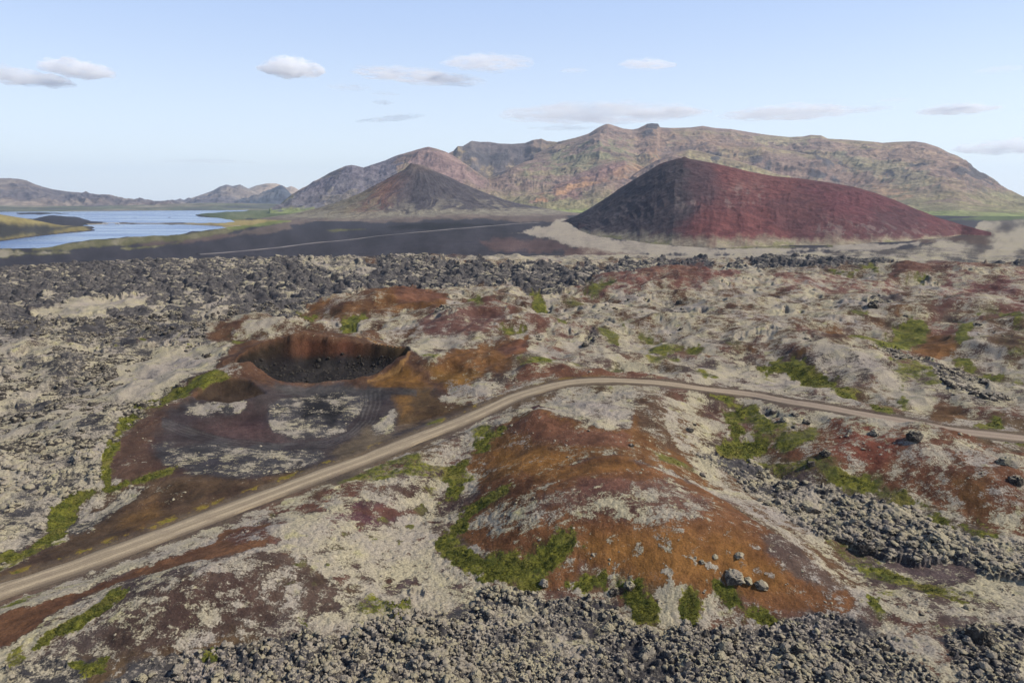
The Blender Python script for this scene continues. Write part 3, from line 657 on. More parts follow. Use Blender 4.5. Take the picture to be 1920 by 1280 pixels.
# ------------------------------------------------------------------ relief
cell = G.cell
hum = ss(60, 160, R).astype(f32)
rough = (1 - near) * (1 - pitw)
ground_far = ss(660, 720, R).astype(f32)
meso = fbm(X, Y, 26, 4, .5, 5, cell, 'n') * (0.35 + 1.9 * hum) + fbm(X, Y, 60, 3, .5, 6, cell, 'r') * 1.7 * ss(170, 260, R) * (1 - lava)
meso *= (1 - .8 * calm) * rough * (1 - ground_far)
hills = fbm(X, Y, 14, 3, .5, 15, cell, 'r') * .5 * hum * rough * (1 - ground_far) * (1 - lava) * (1 - calm)
Z = MF + meso + hills
# blocks of lava
L = (lava ** 1.2) * (1 - near)
lump = fbm(X, Y, 24, 3, .6, 25, cell, 'n')
k0 = knobs(X, Y, 6.5, 100) * np.clip(6.5 / cell / 2 - 1, 0, 1)
k1 = knobs(X, Y, 3.1, 101) * np.clip(3.1 / cell / 2 - 1, 0, 1)
k2 = knobs(X, Y, 1.35, 102) * np.clip(1.35 / cell / 2 - 1, 0, 1)
k3 = knobs(X, Y, .62, 103) * np.clip(.62 / cell / 2 - 1, 0, 1)
fl = ss(220, 420, R)
patch = ss(-.35, .45, lump)
k4 = knobs(X, Y, .34, 105) * np.clip(.34 / cell / 2 - 1, 0, 1)
blk = (k0 * (.05 + .62 * fl) + k1 * (.13 + .35 * fl) * (.35 + .65 * patch) + k2 * (.50 + .2 * fl) * (.35 + .65 * patch) + k3 * .75 + k4 * .8)
Z = Z + L * (lump * (0.6 + 1.5 * fl) + blk)
fine = fbm(X, Y, 2.2, 4, .55, 35, cell, 'b')
Z = Z + pitw * ss(2.2, .8, MC) * fbm(X, Y, 3.2, 4, .6, 36, cell, 'b') * .25
Z = Z + fine * (0.055 + .05 * moss) * rough * (1 - ground_far)
tus = knobs(X, Y, .9, 104) * np.clip(.9 / cell / 2 - 1, 0, 1)
Z = Z + tus * (moss * .22 + grass * .2) * rough * (1 - ground_far) * (1 - L)
Z = Z + fbm(X, Y, 90, 4, .5, 45, cell) * .9 * ground_far * (MF > -22)
# the bed under the road lies a little lower than the road
Z = Z * (1 - near) + (rz + (Z - rz) * .0 + 0.0) * near
Z = Z - bed * .22 + (1 - bed) * near * (perlin(X / .8, Y / .8, 46) * .03)
relief = (L * np.clip(blk, 0, 3)).astype(f32)
Z = Z.astype(f32)
G.Z = Z; G.look()
print('ground', Z.shape, Z.size)
# ------------------------------------------------------------------ ground material
def ground_material():
    m, t, out = material('ground')
    g, P = coords(t)
    soilc = t.attr('soil', True); mo = t.attr('moss'); gr = t.attr('grass'); la = t.attr('lava')
    sep = t.node('ShaderNodeSeparateXYZ', ins={0: g.outputs['Normal']}); nz = sep.outputs[2]
    n_big = t.noise(P, .13, 5, .62); n_mid = t.noise(P, .75, 6, .68, .4); n_fine = t.noise(P, 4.5, 4, .7)
    n_str = t.noise(t.node('ShaderNodeMapping', ins={'Vector': P, 'Scale': (.45, 1.15, .8), 'Rotation': (0, 0, .45)}).outputs[0], 1.0, 7, .72, .6)
    n_var = t.noise(P, .045, 3, .5)
    # soil with grain
    v = t.m('ADD', t.m('MULTIPLY', n_fine, 1.0), t.m('MULTIPLY', n_mid, .9))       # ~0.95 mean
    gain = t.step(.55, 1.35, v)
    soil1 = t.mix(t.m('MULTIPLY', t.step(.45, .65, n_big), .55), soilc, t.mix(1.0, soilc, (.55, .50, .62), 'MULTIPLY'))
    soil2 = t.mix(1.0, soil1, t.mix(gain, (.52, .51, .50), (1.30, 1.28, 1.22)), 'MULTIPLY')
    # lava rock: dark faces, brownish grey weathering
    rockc = t.mix(t.step(.35, .7, n_mid), (.032, .030, .030), (.112, .100, .092))
    rockc = t.mix(1.0, rockc, t.mix(t.step(.3, .75, n_fine), (.6, .6, .6), (1.5, 1.5, 1.5)), 'MULTIPLY')
    base = t.mix(la, soil2, rockc)
    # woolly fringe moss
    m1 = t.mix(t.step(.38, .62, n_big), (.288, .250, .193), (.326, .286, .188))
    m1 = t.mix(t.m('MULTIPLY', t.step(.50, .66, n_var), .75), m1, (.258, .222, .192))
    m1 = t.mix(t.m('MULTIPLY', t.step(.58, .72, t.noise(P, .31, 3, .6)), .55), m1, (.315, .290, .120))
    m1 = t.mix(1.0, m1, t.mix(t.step(.3, .72, n_fine), (.66, .64, .62), (1.18, 1.18, 1.18)), 'MULTIPLY')
    # cover: moss fraction decides how much of the streaky noise is moss; on lava it sits on the tops
    nn = t.m('ADD', t.m('MULTIPLY', n_str, .62), t.m('MULTIPLY', n_mid, .38))
    nn = t.m('ADD', nn, t.m('ADD', t.m('MULTIPLY', t.m('SUBTRACT', n_fine, .5), .45), t.m('MULTIPLY', t.m('SUBTRACT', t.noise(P, 1.9, 3, .6), .5), .30)))
    thr = t.m('SUBTRACT', .735, t.m('MULTIPLY', mo, .46))
    cov = t.step(t.m('SUBTRACT', thr, .062), t.m('ADD', thr, .062), nn)
    top = t.m('MULTIPLY', t.m('SUBTRACT', nz, .80), 1.0)
    thr2 = t.m('SUBTRACT', t.m('SUBTRACT', .80, t.m('MULTIPLY', mo, .42)), t.m('MULTIPLY', top, .9))
    cov2 = t.step(t.m('SUBTRACT', thr2, .05), t.m('ADD', thr2, .05), nn)
    f = t.node('ShaderNodeMix', ins={0: la, 2: cov, 3: cov2}).outputs[0]
    f = t.m('MULTIPLY', f, t.step(.0, .06, mo))
    c = t.mix(f, base, m1)
    # white flecks: lichen on small stones
    fleck = t.m('MULTIPLY', t.step(.735, .76, t.noise(P, 6.5, 2, .6)), t.m('MULTIPLY', t.step(.03, .2, mo), .8))
    c = t.mix(fleck, c, (.42, .39, .34))
    # dark stones and bare scraps showing through the moss
    dk = t.m('MULTIPLY', t.step(.60, .66, t.noise(P, 2.6, 5, .7)), t.m('MULTIPLY', f, .75))
    c = t.mix(dk, c, t.mix(.5, soil2, (.085, .070, .062)))
    # grass and green moss
    ng = t.m('ADD', t.m('MULTIPLY', n_str, .5), t.m('MULTIPLY', n_fine, .5))
    thg = t.m('SUBTRACT', .74, t.m('MULTIPLY', gr, .50))
    fg = t.m('MULTIPLY', t.step(t.m('SUBTRACT', thg, .05), t.m('ADD', thg, .05), ng), t.step(.02, .1, gr))
    gc = t.mix(t.step(.35, .65, n_mid), (.042, .050, .010), (.135, .128, .020))
    gc = t.mix(t.m('MULTIPLY', t.step(.5, .7, n_big), .6), gc, (.17, .135, .040))
    gc = t.mix(1.0, gc, t.mix(t.step(.3, .7, n_fine), (.7, .7, .7), (1.25, 1.25, 1.25)), 'MULTIPLY')
    c = t.mix(fg, c, gc)
    bs = t.node('ShaderNodeBsdfPrincipled', ins={'Base Color': c, 'Roughness': .95, 'Specular IOR Level': .12})
    h = t.m('ADD', t.m('MULTIPLY', n_fine, .10), t.m('MULTIPLY', t.noise(P, 1.6, 5, .6), .16))
    h = t.m('ADD', h, t.m('MULTIPLY', f, .07))
    b = t.node('ShaderNodeBump', ins={'Strength': .9, 'Distance': 1.0, 'Height': h}); t.set(bs.inputs['Normal'], b)
    t.set(out.inputs[0], bs); return m
MG = ground_material()
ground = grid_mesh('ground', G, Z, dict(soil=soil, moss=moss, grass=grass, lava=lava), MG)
tag(ground, 'mossy lava and red scoria ground reaching to the horizon', kind='structure')

# ------------------------------------------------------------------ generic meshes
def mesh_from(name, V, Fc, mat, smooth=True):
    me = bpy.data.meshes.new(name); me.from_pydata([tuple(v) for v in V], [], [tuple(f) for f in Fc]); me.update()
    if smooth: me.shade_smooth()
    me.materials.append(mat); o = bpy.data.objects.new(name, me); C.objects.link(o); return o
def fast_mesh(name, V, Q, mat, k):
    me = bpy.data.meshes.new(name); me.vertices.add(len(V)); me.vertices.foreach_set('co', V.astype(f32).ravel())
    me.loops.add(Q.size); me.loops.foreach_set('vertex_index', Q.astype(np.int32).ravel())
    me.polygons.add(len(Q)); me.polygons.foreach_set('loop_start', np.arange(0, Q.size, k, dtype=np.int32)); me.update(calc_edges=True)
    me.materials.append(mat); o = bpy.data.objects.new(name, me); C.objects.link(o); return o
def zat(x, y, F=None):
    F = F or G
    th = np.arctan2(x, y); r = np.hypot(x, y)
    j = np.clip(np.searchsorted(F.th, th), 1, len(F.th) - 1); i = np.clip(np.searchsorted(F.r, r), 1, len(F.r) - 1)
    fj = (th - F.th[j - 1]) / (F.th[j] - F.th[j - 1]); fi = (r - F.r[i - 1]) / (F.r[i] - F.r[i - 1]); A = F.Z
    return (A[i - 1, j - 1] * (1 - fj) + A[i - 1, j] * fj) * (1 - fi) + (A[i, j - 1] * (1 - fj) + A[i, j] * fj) * fi

# ------------------------------------------------------------------ gravel road
def road_material():
    m, t, out = material('road gravel')
    g, P = coords(t); u = t.attr('across'); al = t.attr('along')
    n1 = t.noise(P, .5, 5, .6); n2 = t.noise(P, 7, 4, .7)
    uw = t.m('ADD', u, t.m('MULTIPLY', t.m('SUBTRACT', n1, .5), .35))
    au = t.m('ABSOLUTE', uw)
    tr = t.m('SUBTRACT', 1.0, t.step(.12, .42, t.m('ABSOLUTE', t.m('SUBTRACT', au, .90))))       # two wheel tracks
    edge = t.step(1.55, 2.2, au)
    vec = t.node('ShaderNodeCombineXYZ', ins={0: t.m('MULTIPLY', al, .05), 1: t.m('MULTIPLY', u, 2.2)}).outputs[0]
    st = t.noise(vec, 1.0, 4, .6)
    tr = t.m('MULTIPLY', tr, t.step(.30, .55, t.noise(P, .22, 4, .65)))
    c = t.mix(tr, (.220, .172, .112), (.350, .277, .178))
    c = t.mix(t.m('MULTIPLY', t.step(.42, .62, st), .5), c, (.33, .265, .175))
    c = t.mix(t.m('MULTIPLY', t.step(.5, .7, n1), .4), c, (.20, .150, .105))
    c = t.mix(t.m('MULTIPLY', t.step(20, 70, t.attr('wx')), .5), c, (.205, .152, .125))
    c = t.mix(edge, c, (.115, .088, .062))
    c = t.mix(1.0, c, t.mix(t.step(.3, .7, n2), (.78, .78, .78), (1.15, 1.15, 1.15)), 'MULTIPLY')
    bs = t.node('ShaderNodeBsdfPrincipled', ins={'Base Color': c, 'Roughness': .95, 'Specular IOR Level': .15})
    b = t.node('ShaderNodeBump', ins={'Strength': .5, 'Distance': .3, 'Height': t.m('ADD', t.m('MULTIPLY', n2, .12), t.m('MULTIPLY', tr, -.10))}); t.set(bs.inputs['Normal'], b)
    t.set(out.inputs[0], bs); return m
MR = road_material()
def ribbon(name, P2, N2, z, half, mat, cross):
    k = len(cross); n = len(P2); V = []; U = []; A = []; Wx = []
    for i in range(n):
        for (u, dz) in cross:
            hw = half + .26 * math.sin(i * .31 + 2 * (u > 0)) * abs(u) + .22 * math.sin(i * .13 + 2 - 3 * (u > 0)) * abs(u) + .12 * math.sin(i * .9 + u)
            V.append((P2[i, 0] + N2[i, 0] * u * hw, P2[i, 1] + N2[i, 1] * u * hw, z[i] + dz)); U.append(u * hw); A.append(i * .8); Wx.append(P2[i, 0])
    Fc = [(i * k + j, i * k + j + 1, (i + 1) * k + j + 1, (i + 1) * k + j) for i in range(n - 1) for j in range(k - 1)]
    o = mesh_from(name, V, [f[::-1] for f in Fc], mat)
    for nm, arr in (('across', U), ('along', A), ('wx', Wx)):
        a = o.data.attributes.new(nm, 'FLOAT', 'POINT'); a.data.foreach_set('value', np.array(arr, f32))
    return o
CR = [(-1.12, -.45), (-1.0, -.10), (-.82, .0), (-.5, -.035), (-.3, -.02), (0, .04), (.3, -.02), (.5, -.035), (.82, .0), (1.0, -.10), (1.12, -.45)]
road = ribbon('gravel_road', RD, RN, RZ + .02, HALF, MR, CR)
tag(road, 'pale gravel road winding past the crater with two worn wheel tracks', kind='structure')
# the thin road over the black plain
pr = []
for x, y in [(372,478),(440,473),(520,464.5),(600,455),(700,444.5),(800,434.5),(860,429),(915,424.5),(960,421),(1010,418)]:
    th, r = G.at(x, y); pr.append((r * math.sin(th), r * math.cos(th)))
PR = catmull(pr, 30); TT = np.gradient(PR, axis=0); TT /= np.linalg.norm(TT, axis=1)[:, None]; NN = np.stack([TT[:, 1], -TT[:, 0]], 1)
pz = zat(PR[:, 0], PR[:, 1]) ; 
for _ in range(4): pz[1:-1] = (pz[:-2] + 2 * pz[1:-1] + pz[2:]) / 4
mp_, tp_, op_ = material('pale track'); g_, P_ = coords(tp_)
tp_.set(op_.inputs[0], tp_.node('ShaderNodeBsdfPrincipled', ins={'Base Color': tp_.mix(tp_.step(.4, .6, tp_.noise(P_, .03, 4, .6)), (.090, .078, .074), (.140, .120, .108)), 'Roughness': .95}))
o = ribbon('plain_road', PR, NN, pz + .75, 2.6, mp_, [(-1.9, -1.2), (-1.0, 0), (1.0, 0), (1.9, -1.2)])
tag(o, 'thin pale dirt road crossing the black plain', kind='structure')

# ------------------------------------------------------------------ water
def water_material():
    m, t, out = material('water'); g, P = coords(t)
    st = t.noise(t.node('ShaderNodeMapping', ins={'Vector': P, 'Scale': (.0022, .010, 1)}).outputs[0], 1.0, 5, .6)
    rp = t.noise(t.node('ShaderNodeMapping', ins={'Vector': P, 'Scale': (.35, .55, 1)}).outputs[0], 1.0, 3, .6)
    ro = t.node('ShaderNodeMapRange', ins={0: st, 1: .42, 2: .62, 3: .22, 4: .12}).outputs[0]
    c = t.mix(t.step(.40, .62, st), (.012, .070, .230), (.040, .120, .270))
    bs = t.node('ShaderNodeBsdfPrincipled', ins={'Base Color': c, 'Roughness': ro, 'IOR': 1.33})
    b = t.node('ShaderNodeBump', ins={'Strength': .45, 'Distance': 1.0, 'Height': t.m('MULTIPLY', rp, .35)}); t.set(bs.inputs['Normal'], b)
    t.set(out.inputs[0], bs); return m
n = 24; xs = np.linspace(-7500, 800, n); ys = np.linspace(850, 6500, n)
V = [(x, y, W_LEVEL) for y in ys for x in xs]; Fc = [(j * n + i, j * n + i + 1, (j + 1) * n + i + 1, (j + 1) * n + i) for j in range(n - 1) for i in range(n - 1)]
o = mesh_from('water', V, Fc, water_material()); tag(o, 'calm blue fjord lagoon below the far mountains', kind='structure')

# ------------------------------------------------------------------ mountains as ridges on a height grid
def pl(P):
    th = []; sl = []
    for p in P:
        a, b = bearing(p[0], p[1]); th.append(float(a)); sl.append(float(b))
    return np.array(th), np.array(sl)
def ridge(F, P, rc, foot, power=1.25, back=1.0, z0=-14., jag=0.0, seed=0):
    """P: crest as (px,py); rc: distance of the crest as list of (px, r); foot the same for the front foot"""
    th, sl = pl(P)
    rcx = np.interp(F.th, pl([(p[0], 380) for p in rc])[0], [p[1] for p in rc])
    rfx = np.interp(F.th, pl([(p[0], 380) for p in foot])[0], [p[1] for p in foot])
    s = np.interp(F.th, th, sl, left=-1, right=-1)
    if jag: s = s + jag * (perlin(F.th * 420, F.th * 0, seed)[:] * .6 + perlin(F.th * 1100, F.th * 0 + 3, seed) * .4)
    # move the crest back and forth a little so the ridge line is not a ruled arc
    zc = CAMZ + s * rcx
    z0 = z0 if F is not MF_ else np.interp(F.th, pl([(500,390),(640,390),(800,390)])[0], [-26., -20., z0])
    H = np.full(F.R.shape, -999.)
    ok = s > -.9
    t = (rcx[None] - F.R) / (rcx - rfx)[None]
    front = np.clip(1 - t, 0, None)
    hgt = (zc - z0)[None]
    zf = np.where(t >= 0, (z0 + 0 * zc)[None] + hgt * front ** power, zc[None] - (F.R - rcx[None]) * back * .28)
    H[:, ok] = zf[:, ok]
    H[(t > 1)] = -999
    return H, t
MF_ = Field(np.arange(-0.36, 0.80, 0.00105), np.r_[np.arange(2150, 3400, 9.), np.arange(3400, 6300, 11.), np.arange(6300, 8200, 60.)])
mX, mY, mT, mR = MF_.X, MF_.Y, MF_.T, MF_.R
RIDGES = [
 # left mass
 dict(P=[(505,400),(520,388),(545,366),(580,346),(620,323),(648,311),(660,309),(682,314),(700,308),(722,301),(742,292),(770,284),(790,278),(803,275),(820,279),(835,284),(852,293),(880,312),(905,330),(940,352),(980,375),(1020,395)], rc=[(500,4700),(800,4500),(1020,3900)], foot=[(500,3500),(640,3150),(800,3000),(1020,3000)], power=1.35),
 # scarp
 dict(P=[(790,310),(835,290),(850,283),(858,274),(868,274),(884,264),(900,266),(918,266),(935,269),(960,270),(985,268),(1000,262),(1016,260),(1024,264),(1045,266),(1080,258),(1110,249),(1130,262),(1150,300)], rc=[(790,5300),(920,5600),(1150,5300)], foot=[(790,4200),(920,4850),(1010,4800),(1150,4200)], power=1.0),
 # main crest
 dict(P=[(960,330),(1000,290),(1040,272),(1080,259),(1105,250),(1120,240),(1132,234),(1140,232),(1150,235),(1168,241),(1185,243),(1196,241),(1206,236),(1214,232),(1222,231),(1234,232),(1238,239),(1262,240),(1295,239),(1318,236),(1340,240),(1370,242),(1400,247),(1440,253),(1480,257),(1505,256),(1520,253),(1540,254),(1552,260),(1590,262),(1640,266),(1655,268),(1680,266),(1715,265),(1735,268),(1760,276),(1778,286),(1795,292),(1815,304),(1828,318),(1840,326),(1852,335),(1880,353),(1920,374),(1960,392),(2000,405)], rc=[(960,5200),(1140,5400),(1400,5700),(1700,5300),(1850,4700),(2000,4200)], foot=[(960,3300),(1300,3400),(1600,3000),(1800,2700),(2000,2650)], power=1.12),
 # middle spur: pale green crest behind the red cone
 dict(P=[(960,406),(1010,400),(1060,392),(1110,372),(1150,350),(1190,325),(1225,304),(1262,287),(1292,280),(1315,284),(1345,292),(1395,305),(1440,320),(1463,330),(1500,338),(1560,350),(1620,366),(1700,392)], rc=[(960,3200),(1290,4000),(1700,3300)], foot=[(960,2800),(1290,3000),(1700,2700)], power=1.05),
 # craggy ridge with cliffs
 dict(P=[(1240,300),(1290,276),(1330,264),(1365,268),(1400,272),(1440,276),(1490,284),(1515,289),(1540,292),(1560,303),(1590,318),(1625,333),(1665,348),(1710,370),(1760,392),(1800,404)], rc=[(1240,4700),(1400,4700),(1600,4300),(1800,3400)], foot=[(1240,3500),(1500,3300),(1800,2700)], power=.95),
 # slope towards the saddle left of the main peak
 dict(P=[(860,360),(885,345),(920,331),(955,316),(985,303),(1010,297),(1040,290),(1070,274),(1100,258),(1125,246),(1145,248),(1175,262),(1205,282),(1240,310)], rc=[(860,4300),(1000,4700),(1140,5150),(1240,4800)], foot=[(860,3300),(1000,3200),(1240,3200)], power=1.15),
 # mauve knoll
 dict(P=[(930,400),(970,384),(1010,362),(1050,344),(1090,324),(1125,308),(1150,300),(1172,300),(1190,312),(1230,340),(1280,370)], rc=[(930,3500),(1150,4200),(1280,3900)], foot=[(930,2900),(1280,3000)], power=1.1),
]
H = np.full(mR.shape, -999.)
ew = perlin(mX / 700, mY / 700, 201); ew2 = perlin(mX / 260, mY / 260, 202)
which = np.zeros(mR.shape, np.int8); capd = np.zeros(mR.shape)
for k, d in enumerate(RIDGES):
    h, t = ridge(MF_, d['P'], d['rc'], d['foot'], d['power'])
    # gullies run downhill: noise stretched along the slope, fading at the crest and the foot
    tt = np.clip(t, -1.2, 1)
    down = fbm(mT * 3800 + 60 * ew, tt * 260 + 80 * ew2, 95, 5, .6, 210 + k, None, 'r')
    env = np.clip(np.abs(tt) * 6, 0, 1) * ss(1.0, .55, tt) 
    h = h + down * env * 3.5 + fbm(mX, mY, 620, 6, .60, 230 + k, None, 'r') * 21 * env
    b = h > H; H = np.where(b, h, H); which[b] = k; capd = np.where(b, t, capd)
mz0 = -14. + 0 * mR
lay = ss(.15, .5, np.sin(H / 16 + ew * 1.5)) * ss(120, 300, H)
H = H + (lay - .5) * 5 * (np.abs(capd) > .04)
H = np.maximum(H, -40)
MF_.Z = H; MF_.look()
gy, gx = np.gradient(H); slope = np.abs(gy) / np.gradient(MF_.r)[:, None]
slope2 = np.hypot(gy / np.gradient(MF_.r)[:, None], gx / (mR * np.gradient(MF_.th)[None]))
col = np.zeros(mR.shape + (3,), f32)
def mixc(w, c): 
    col[:] += (np.array(c, f32) - col) * np.clip(w, 0, 1)[..., None].astype(f32)
n1 = fbm(mX, mY, 500, 5, .55, 301); n2 = fbm(mX, mY, 120, 4, .6, 302); nd = fbm(mT * 3800, mR / 4, 70, 4, .6, 303)
col[:] = (.150, .112, .095)
mixc(ss(-.1, .4, n1 + .4 * n2) * .8, (.165, .140, .088))
mixc(ss(0, .5, n2 + .3 * nd) * .6, (.135, .095, .095))
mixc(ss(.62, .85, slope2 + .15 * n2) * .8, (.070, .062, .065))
mixc(ss(110, 20, H + 40 * n1 + 25 * n2) * .65, (.135, .140, .075))
mixc(ss(12, -10, H + 8 * n2) * .9, (.135, .165, .065))
def mp(P, c, soft=4, wob=3, k=1.0, noise=None, near=None, rng_=None):
    pts = []
    n = len(P)
    for i in range(n):
        a = P[i]; b = P[(i + 1) % n]; kk = max(1, int(math.hypot(b[0] - a[0], b[1] - a[1]) / 14))
        for j in range(kk):
            th, r = MF_.at(a[0] + (b[0] - a[0]) * j / kk, a[1] + (b[1] - a[1]) * j / kk)
            pts.append((th * 1280, r / 12))
    dd, ins = seg_dist(mT * 1280, mR / 12, pts)
    w = ss(-soft, soft, np.where(ins, dd, -dd) + (n2 * 4 + nd * 3) * wob) * k
    if noise is not None: w = w * noise
    mixc(w, c)
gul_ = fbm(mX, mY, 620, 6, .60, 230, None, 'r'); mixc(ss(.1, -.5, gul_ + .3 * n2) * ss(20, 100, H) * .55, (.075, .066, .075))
streak = ss(-.25, .35, n2 + .35 * nd)
mp([(520,388),(580,346),(655,310),(740,292),(760,330),(700,380),(600,392)], (.085,.083,.108), k=.85)
mp([(600,372),(655,358),(700,350),(690,375),(620,384)], (.15,.135,.115), k=.7)
mp([(860,276),(885,264),(1000,262),(1020,262),(985,300),(930,328),(900,320),(870,295)], (.078,.072,.082), k=.85)
mp([(760,286),(803,275),(850,292),(900,335),(850,345),(780,320)], (.150,.105,.105), k=.75)
mp([(960,320),(1040,290),(1110,262),(1190,262),(1180,300),(1080,320),(1000,335)], (.125,.130,.082), k=.75, noise=streak)
mp([(1000,380),(1050,345),(1150,302),(1180,305),(1140,340),(1040,375)], (.150,.095,.090), k=.8)
mp([(1010,370),(1050,352),(1110,335),(1108,343),(1060,360),(1015,376)], (.27,.165,.095), k=.75, soft=3)
mp([(1120,345),(1200,300),(1260,275),(1250,290),(1180,330)], (.24,.15,.09), k=.5, noise=streak)
mp([(1200,236),(1238,233),(1272,252),(1240,285),(1215,285),(1185,262)], (.185,.125,.09), soft=8, wob=6, k=.5)
mp([(1260,245),(1400,260),(1440,280),(1400,300),(1290,275)], (.180,.125,.088), k=.7, noise=streak)
mp([(1216,232),(1239,232),(1238,243),(1222,243)], (.045,.045,.055), soft=2)
mp([(1400,255),(1540,258),(1500,272),(1420,268)], (.22,.20,.12), k=.6)
mp([(1560,266),(1700,270),(1790,300),(1700,300),(1600,290)], (.215,.155,.115), k=.7, noise=streak)
mp([(1560,290),(1700,310),(1760,350),(1700,360),(1600,320)], (.150,.145,.098), k=.6)
mp([(1290,285),(1460,330),(1600,356),(1500,372),(1330,310),(1280,300)], (.200,.180,.105), k=.75)
for q in ([(1508,312),(1522,308),(1545,330),(1512,332)], [(1520,288),(1560,300),(1565,312),(1530,300)], [(1566,330),(1580,344),(1562,344)], [(1432,312),(1445,300),(1450,306),(1440,320)], [(1570,302),(1600,316),(1598,324),(1575,315)], [(1208,248),(1222,246),(1224,258),(1212,256)], [(1330,285),(1350,290),(1345,298),(1335,295)], [(1400,290),(1425,297),(1415,306)],
          [(1705,306),(1735,308),(1740,314),(1710,314)], [(1665,325),(1700,330),(1690,340)], [(1785,315),(1850,322),(1848,338),(1800,332)], [(600,325),(640,315),(630,330),(605,335)], [(880,285),(960,290),(930,318),(900,315)]):
    mp(q, (.050,.050,.060), soft=3, wob=2.2, k=.9)
mp([(1600,330),(1660,345),(1720,368),(1700,375),(1640,358)], (.24,.16,.10), soft=4, wob=3, k=.6, noise=streak)
def mountain_material(name, sc=1.0):
    m, t, out = material(name); g, P = coords(t)
    c = t.attr('soil', True)
    a = t.noise(P, .012 * sc, 6, .65); b = t.noise(P, .06 * sc, 4, .7)
    c = t.mix(1.0, c, t.mix(t.step(.3, .7, a), (.70, .68, .72), (1.28, 1.28, 1.22)), 'MULTIPLY')
    c = t.mix(1.0, c, t.mix(t.step(.3, .7, b), (.78, .78, .80), (1.2, 1.2, 1.2)), 'MULTIPLY')
    bs = t.node('ShaderNodeBsdfPrincipled', ins={'Base Color': c, 'Roughness': .95, 'Specular IOR Level': .1})
    bm = t.node('ShaderNodeBump', ins={'Strength': .8, 'Distance': 1.0, 'Height': t.m('MULTIPLY', t.m('ADD', a, t.m('MULTIPLY', b, .35)), 13 / sc)}); t.set(bs.inputs['Normal'], bm)
    t.set(out.inputs[0], bs); return m
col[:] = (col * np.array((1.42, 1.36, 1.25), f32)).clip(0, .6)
MM = mountain_material('mountain')
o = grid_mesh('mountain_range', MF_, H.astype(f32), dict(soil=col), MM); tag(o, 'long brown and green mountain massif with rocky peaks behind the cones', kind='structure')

# far ranges over the fjord
FF = Field(np.arange(-0.78, -0.20, 0.0011), np.r_[np.arange(4700, 8000, 45.), np.arange(8000, 12600, 50.)])
Hf = np.full(FF.R.shape, -999.)
fe = perlin(FF.X / 1500, FF.Y / 1500, 401); fe2 = perlin(FF.X / 500, FF.Y / 500, 402)
FR = [
 dict(P=[(-500,350),(-200,330),(-60,332),(0,334),(20,334),(40,336),(52,339),(62,344),(80,350),(100,355),(125,359),(150,361),(165,362),(190,365),(215,369),(235,373),(260,377),(300,380),(340,383)], rc=[(-500,8200),(0,8600),(160,8000),(340,6800)], foot=[(-500,5600),(340,5300)], power=1.5),
 dict(P=[(-500,388),(0,385),(150,386),(290,384),(345,381),(400,380),(470,381),(600,384),(700,388)], rc=[(-500,6000),(700,6000)], foot=[(-500,4800),(700,4850)], power=1.0),
 dict(P=[(250,384),(300,379),(345,377),(360,372),(380,365),(400,357),(412,350),(425,346),(436,349),(450,346),(460,351),(470,356),(500,370),(540,380)], rc=[(250,9500),(540,9500)], foot=[(250,7000),(540,7000)], power=1.3),
 dict(P=[(430,380),(460,356),(480,348),(500,344),(518,344),(530,348),(538,352),(545,349),(552,351),(575,366),(620,380)], rc=[(430,11500),(620,11500)], foot=[(430,8500),(620,8500)], power=1.1),
 dict(P=[(440,382),(470,372),(495,362),(510,354),(522,348),(528,347),(535,352),(548,366),(570,380)], rc=[(440,8200),(570,8200)], foot=[(440,6900),(570,6900)], power=1.0),
]
fcol = np.zeros(FF.R.shape + (3,), f32); fcol[:] = (.14, .12, .10)
fc = [(.17,.14,.12), (.115,.125,.085), (.14,.125,.125), (.34,.26,.19), (.065,.075,.095)]
for k, d in enumerate(FR):
    h, t = ridge(FF, d['P'], d['rc'], d['foot'], d['power'], z0=-24.)
    env = np.clip(np.abs(np.clip(t, -1.2, 1)) * 6, 0, 1) * ss(1.0, .55, t)
    h = h + fbm(FF.T * 9000 + 200 * fe, np.clip(t, -1, 1) * 900, 420, 4, .6, 410 + k, None, 'r') * (26 if k != 1 else 2) * env
    b = h > Hf; Hf = np.where(b, h, Hf); fcol[b] = fc[k]
fn = fbm(FF.X, FF.Y, 900, 5, .6, 430); 
w = ss(0, .5, fn)[..., None]; fcol = fcol * (1 - .45 * w) + np.array((.30, .24, .18), f32) * .45 * w
w = (ss(-.1, -.5, fn) * .5)[..., None]; fcol = fcol * (1 - w) + np.array((.07, .07, .09), f32) * w
Hf = np.maximum(Hf, -40); FF.Z = Hf
o = grid_mesh('far_mountains', FF, Hf.astype(f32), dict(soil=fcol.astype(f32)), mountain_material('far mountain', .4)); tag(o, 'hazy blue and tan mountains on the far shore of the fjord', kind='structure')

# ------------------------------------------------------------------ the dark cone
def cone_field(th0, th1, r0, r1, nth, nr): return Field(np.linspace(th0, th1, nth), np.linspace(r0, r1, nr))
ath, asl = bearing(782, 308)
RA = 2600.; ax, ay, az_ = RA * math.sin(ath), RA * math.cos(ath), CAMZ + asl * RA
DC = cone_field(-.42, .14, 1950, 3250, 620, 420)
def base_z(x, y): return zat(np.clip(x, -3000, 3000), np.clip(y, 200, 9000))
dx = DC.X - ax; dy = DC.Y - ay
ang = np.arctan2(dy, dx); rho = np.hypot(dx, dy)
z0 = np.minimum(zat(DC.X, DC.Y), -9.0) - .3
Rb = np.interp(ang, [-3.15, -2.4, -1.57, -.9, 0, .9, 1.57, 2.4, 3.15], [590, 470, 385, 450, 640, 560, 500, 500, 590])
u = rho / Rb
prof = np.interp(u, [0, .035, .09, .2, .35, .5, .65, .8, .92, 1.0, 1.15], [.97, 1.0, .885, .70, .475, .295, .165, .078, .03, .0, -.06])
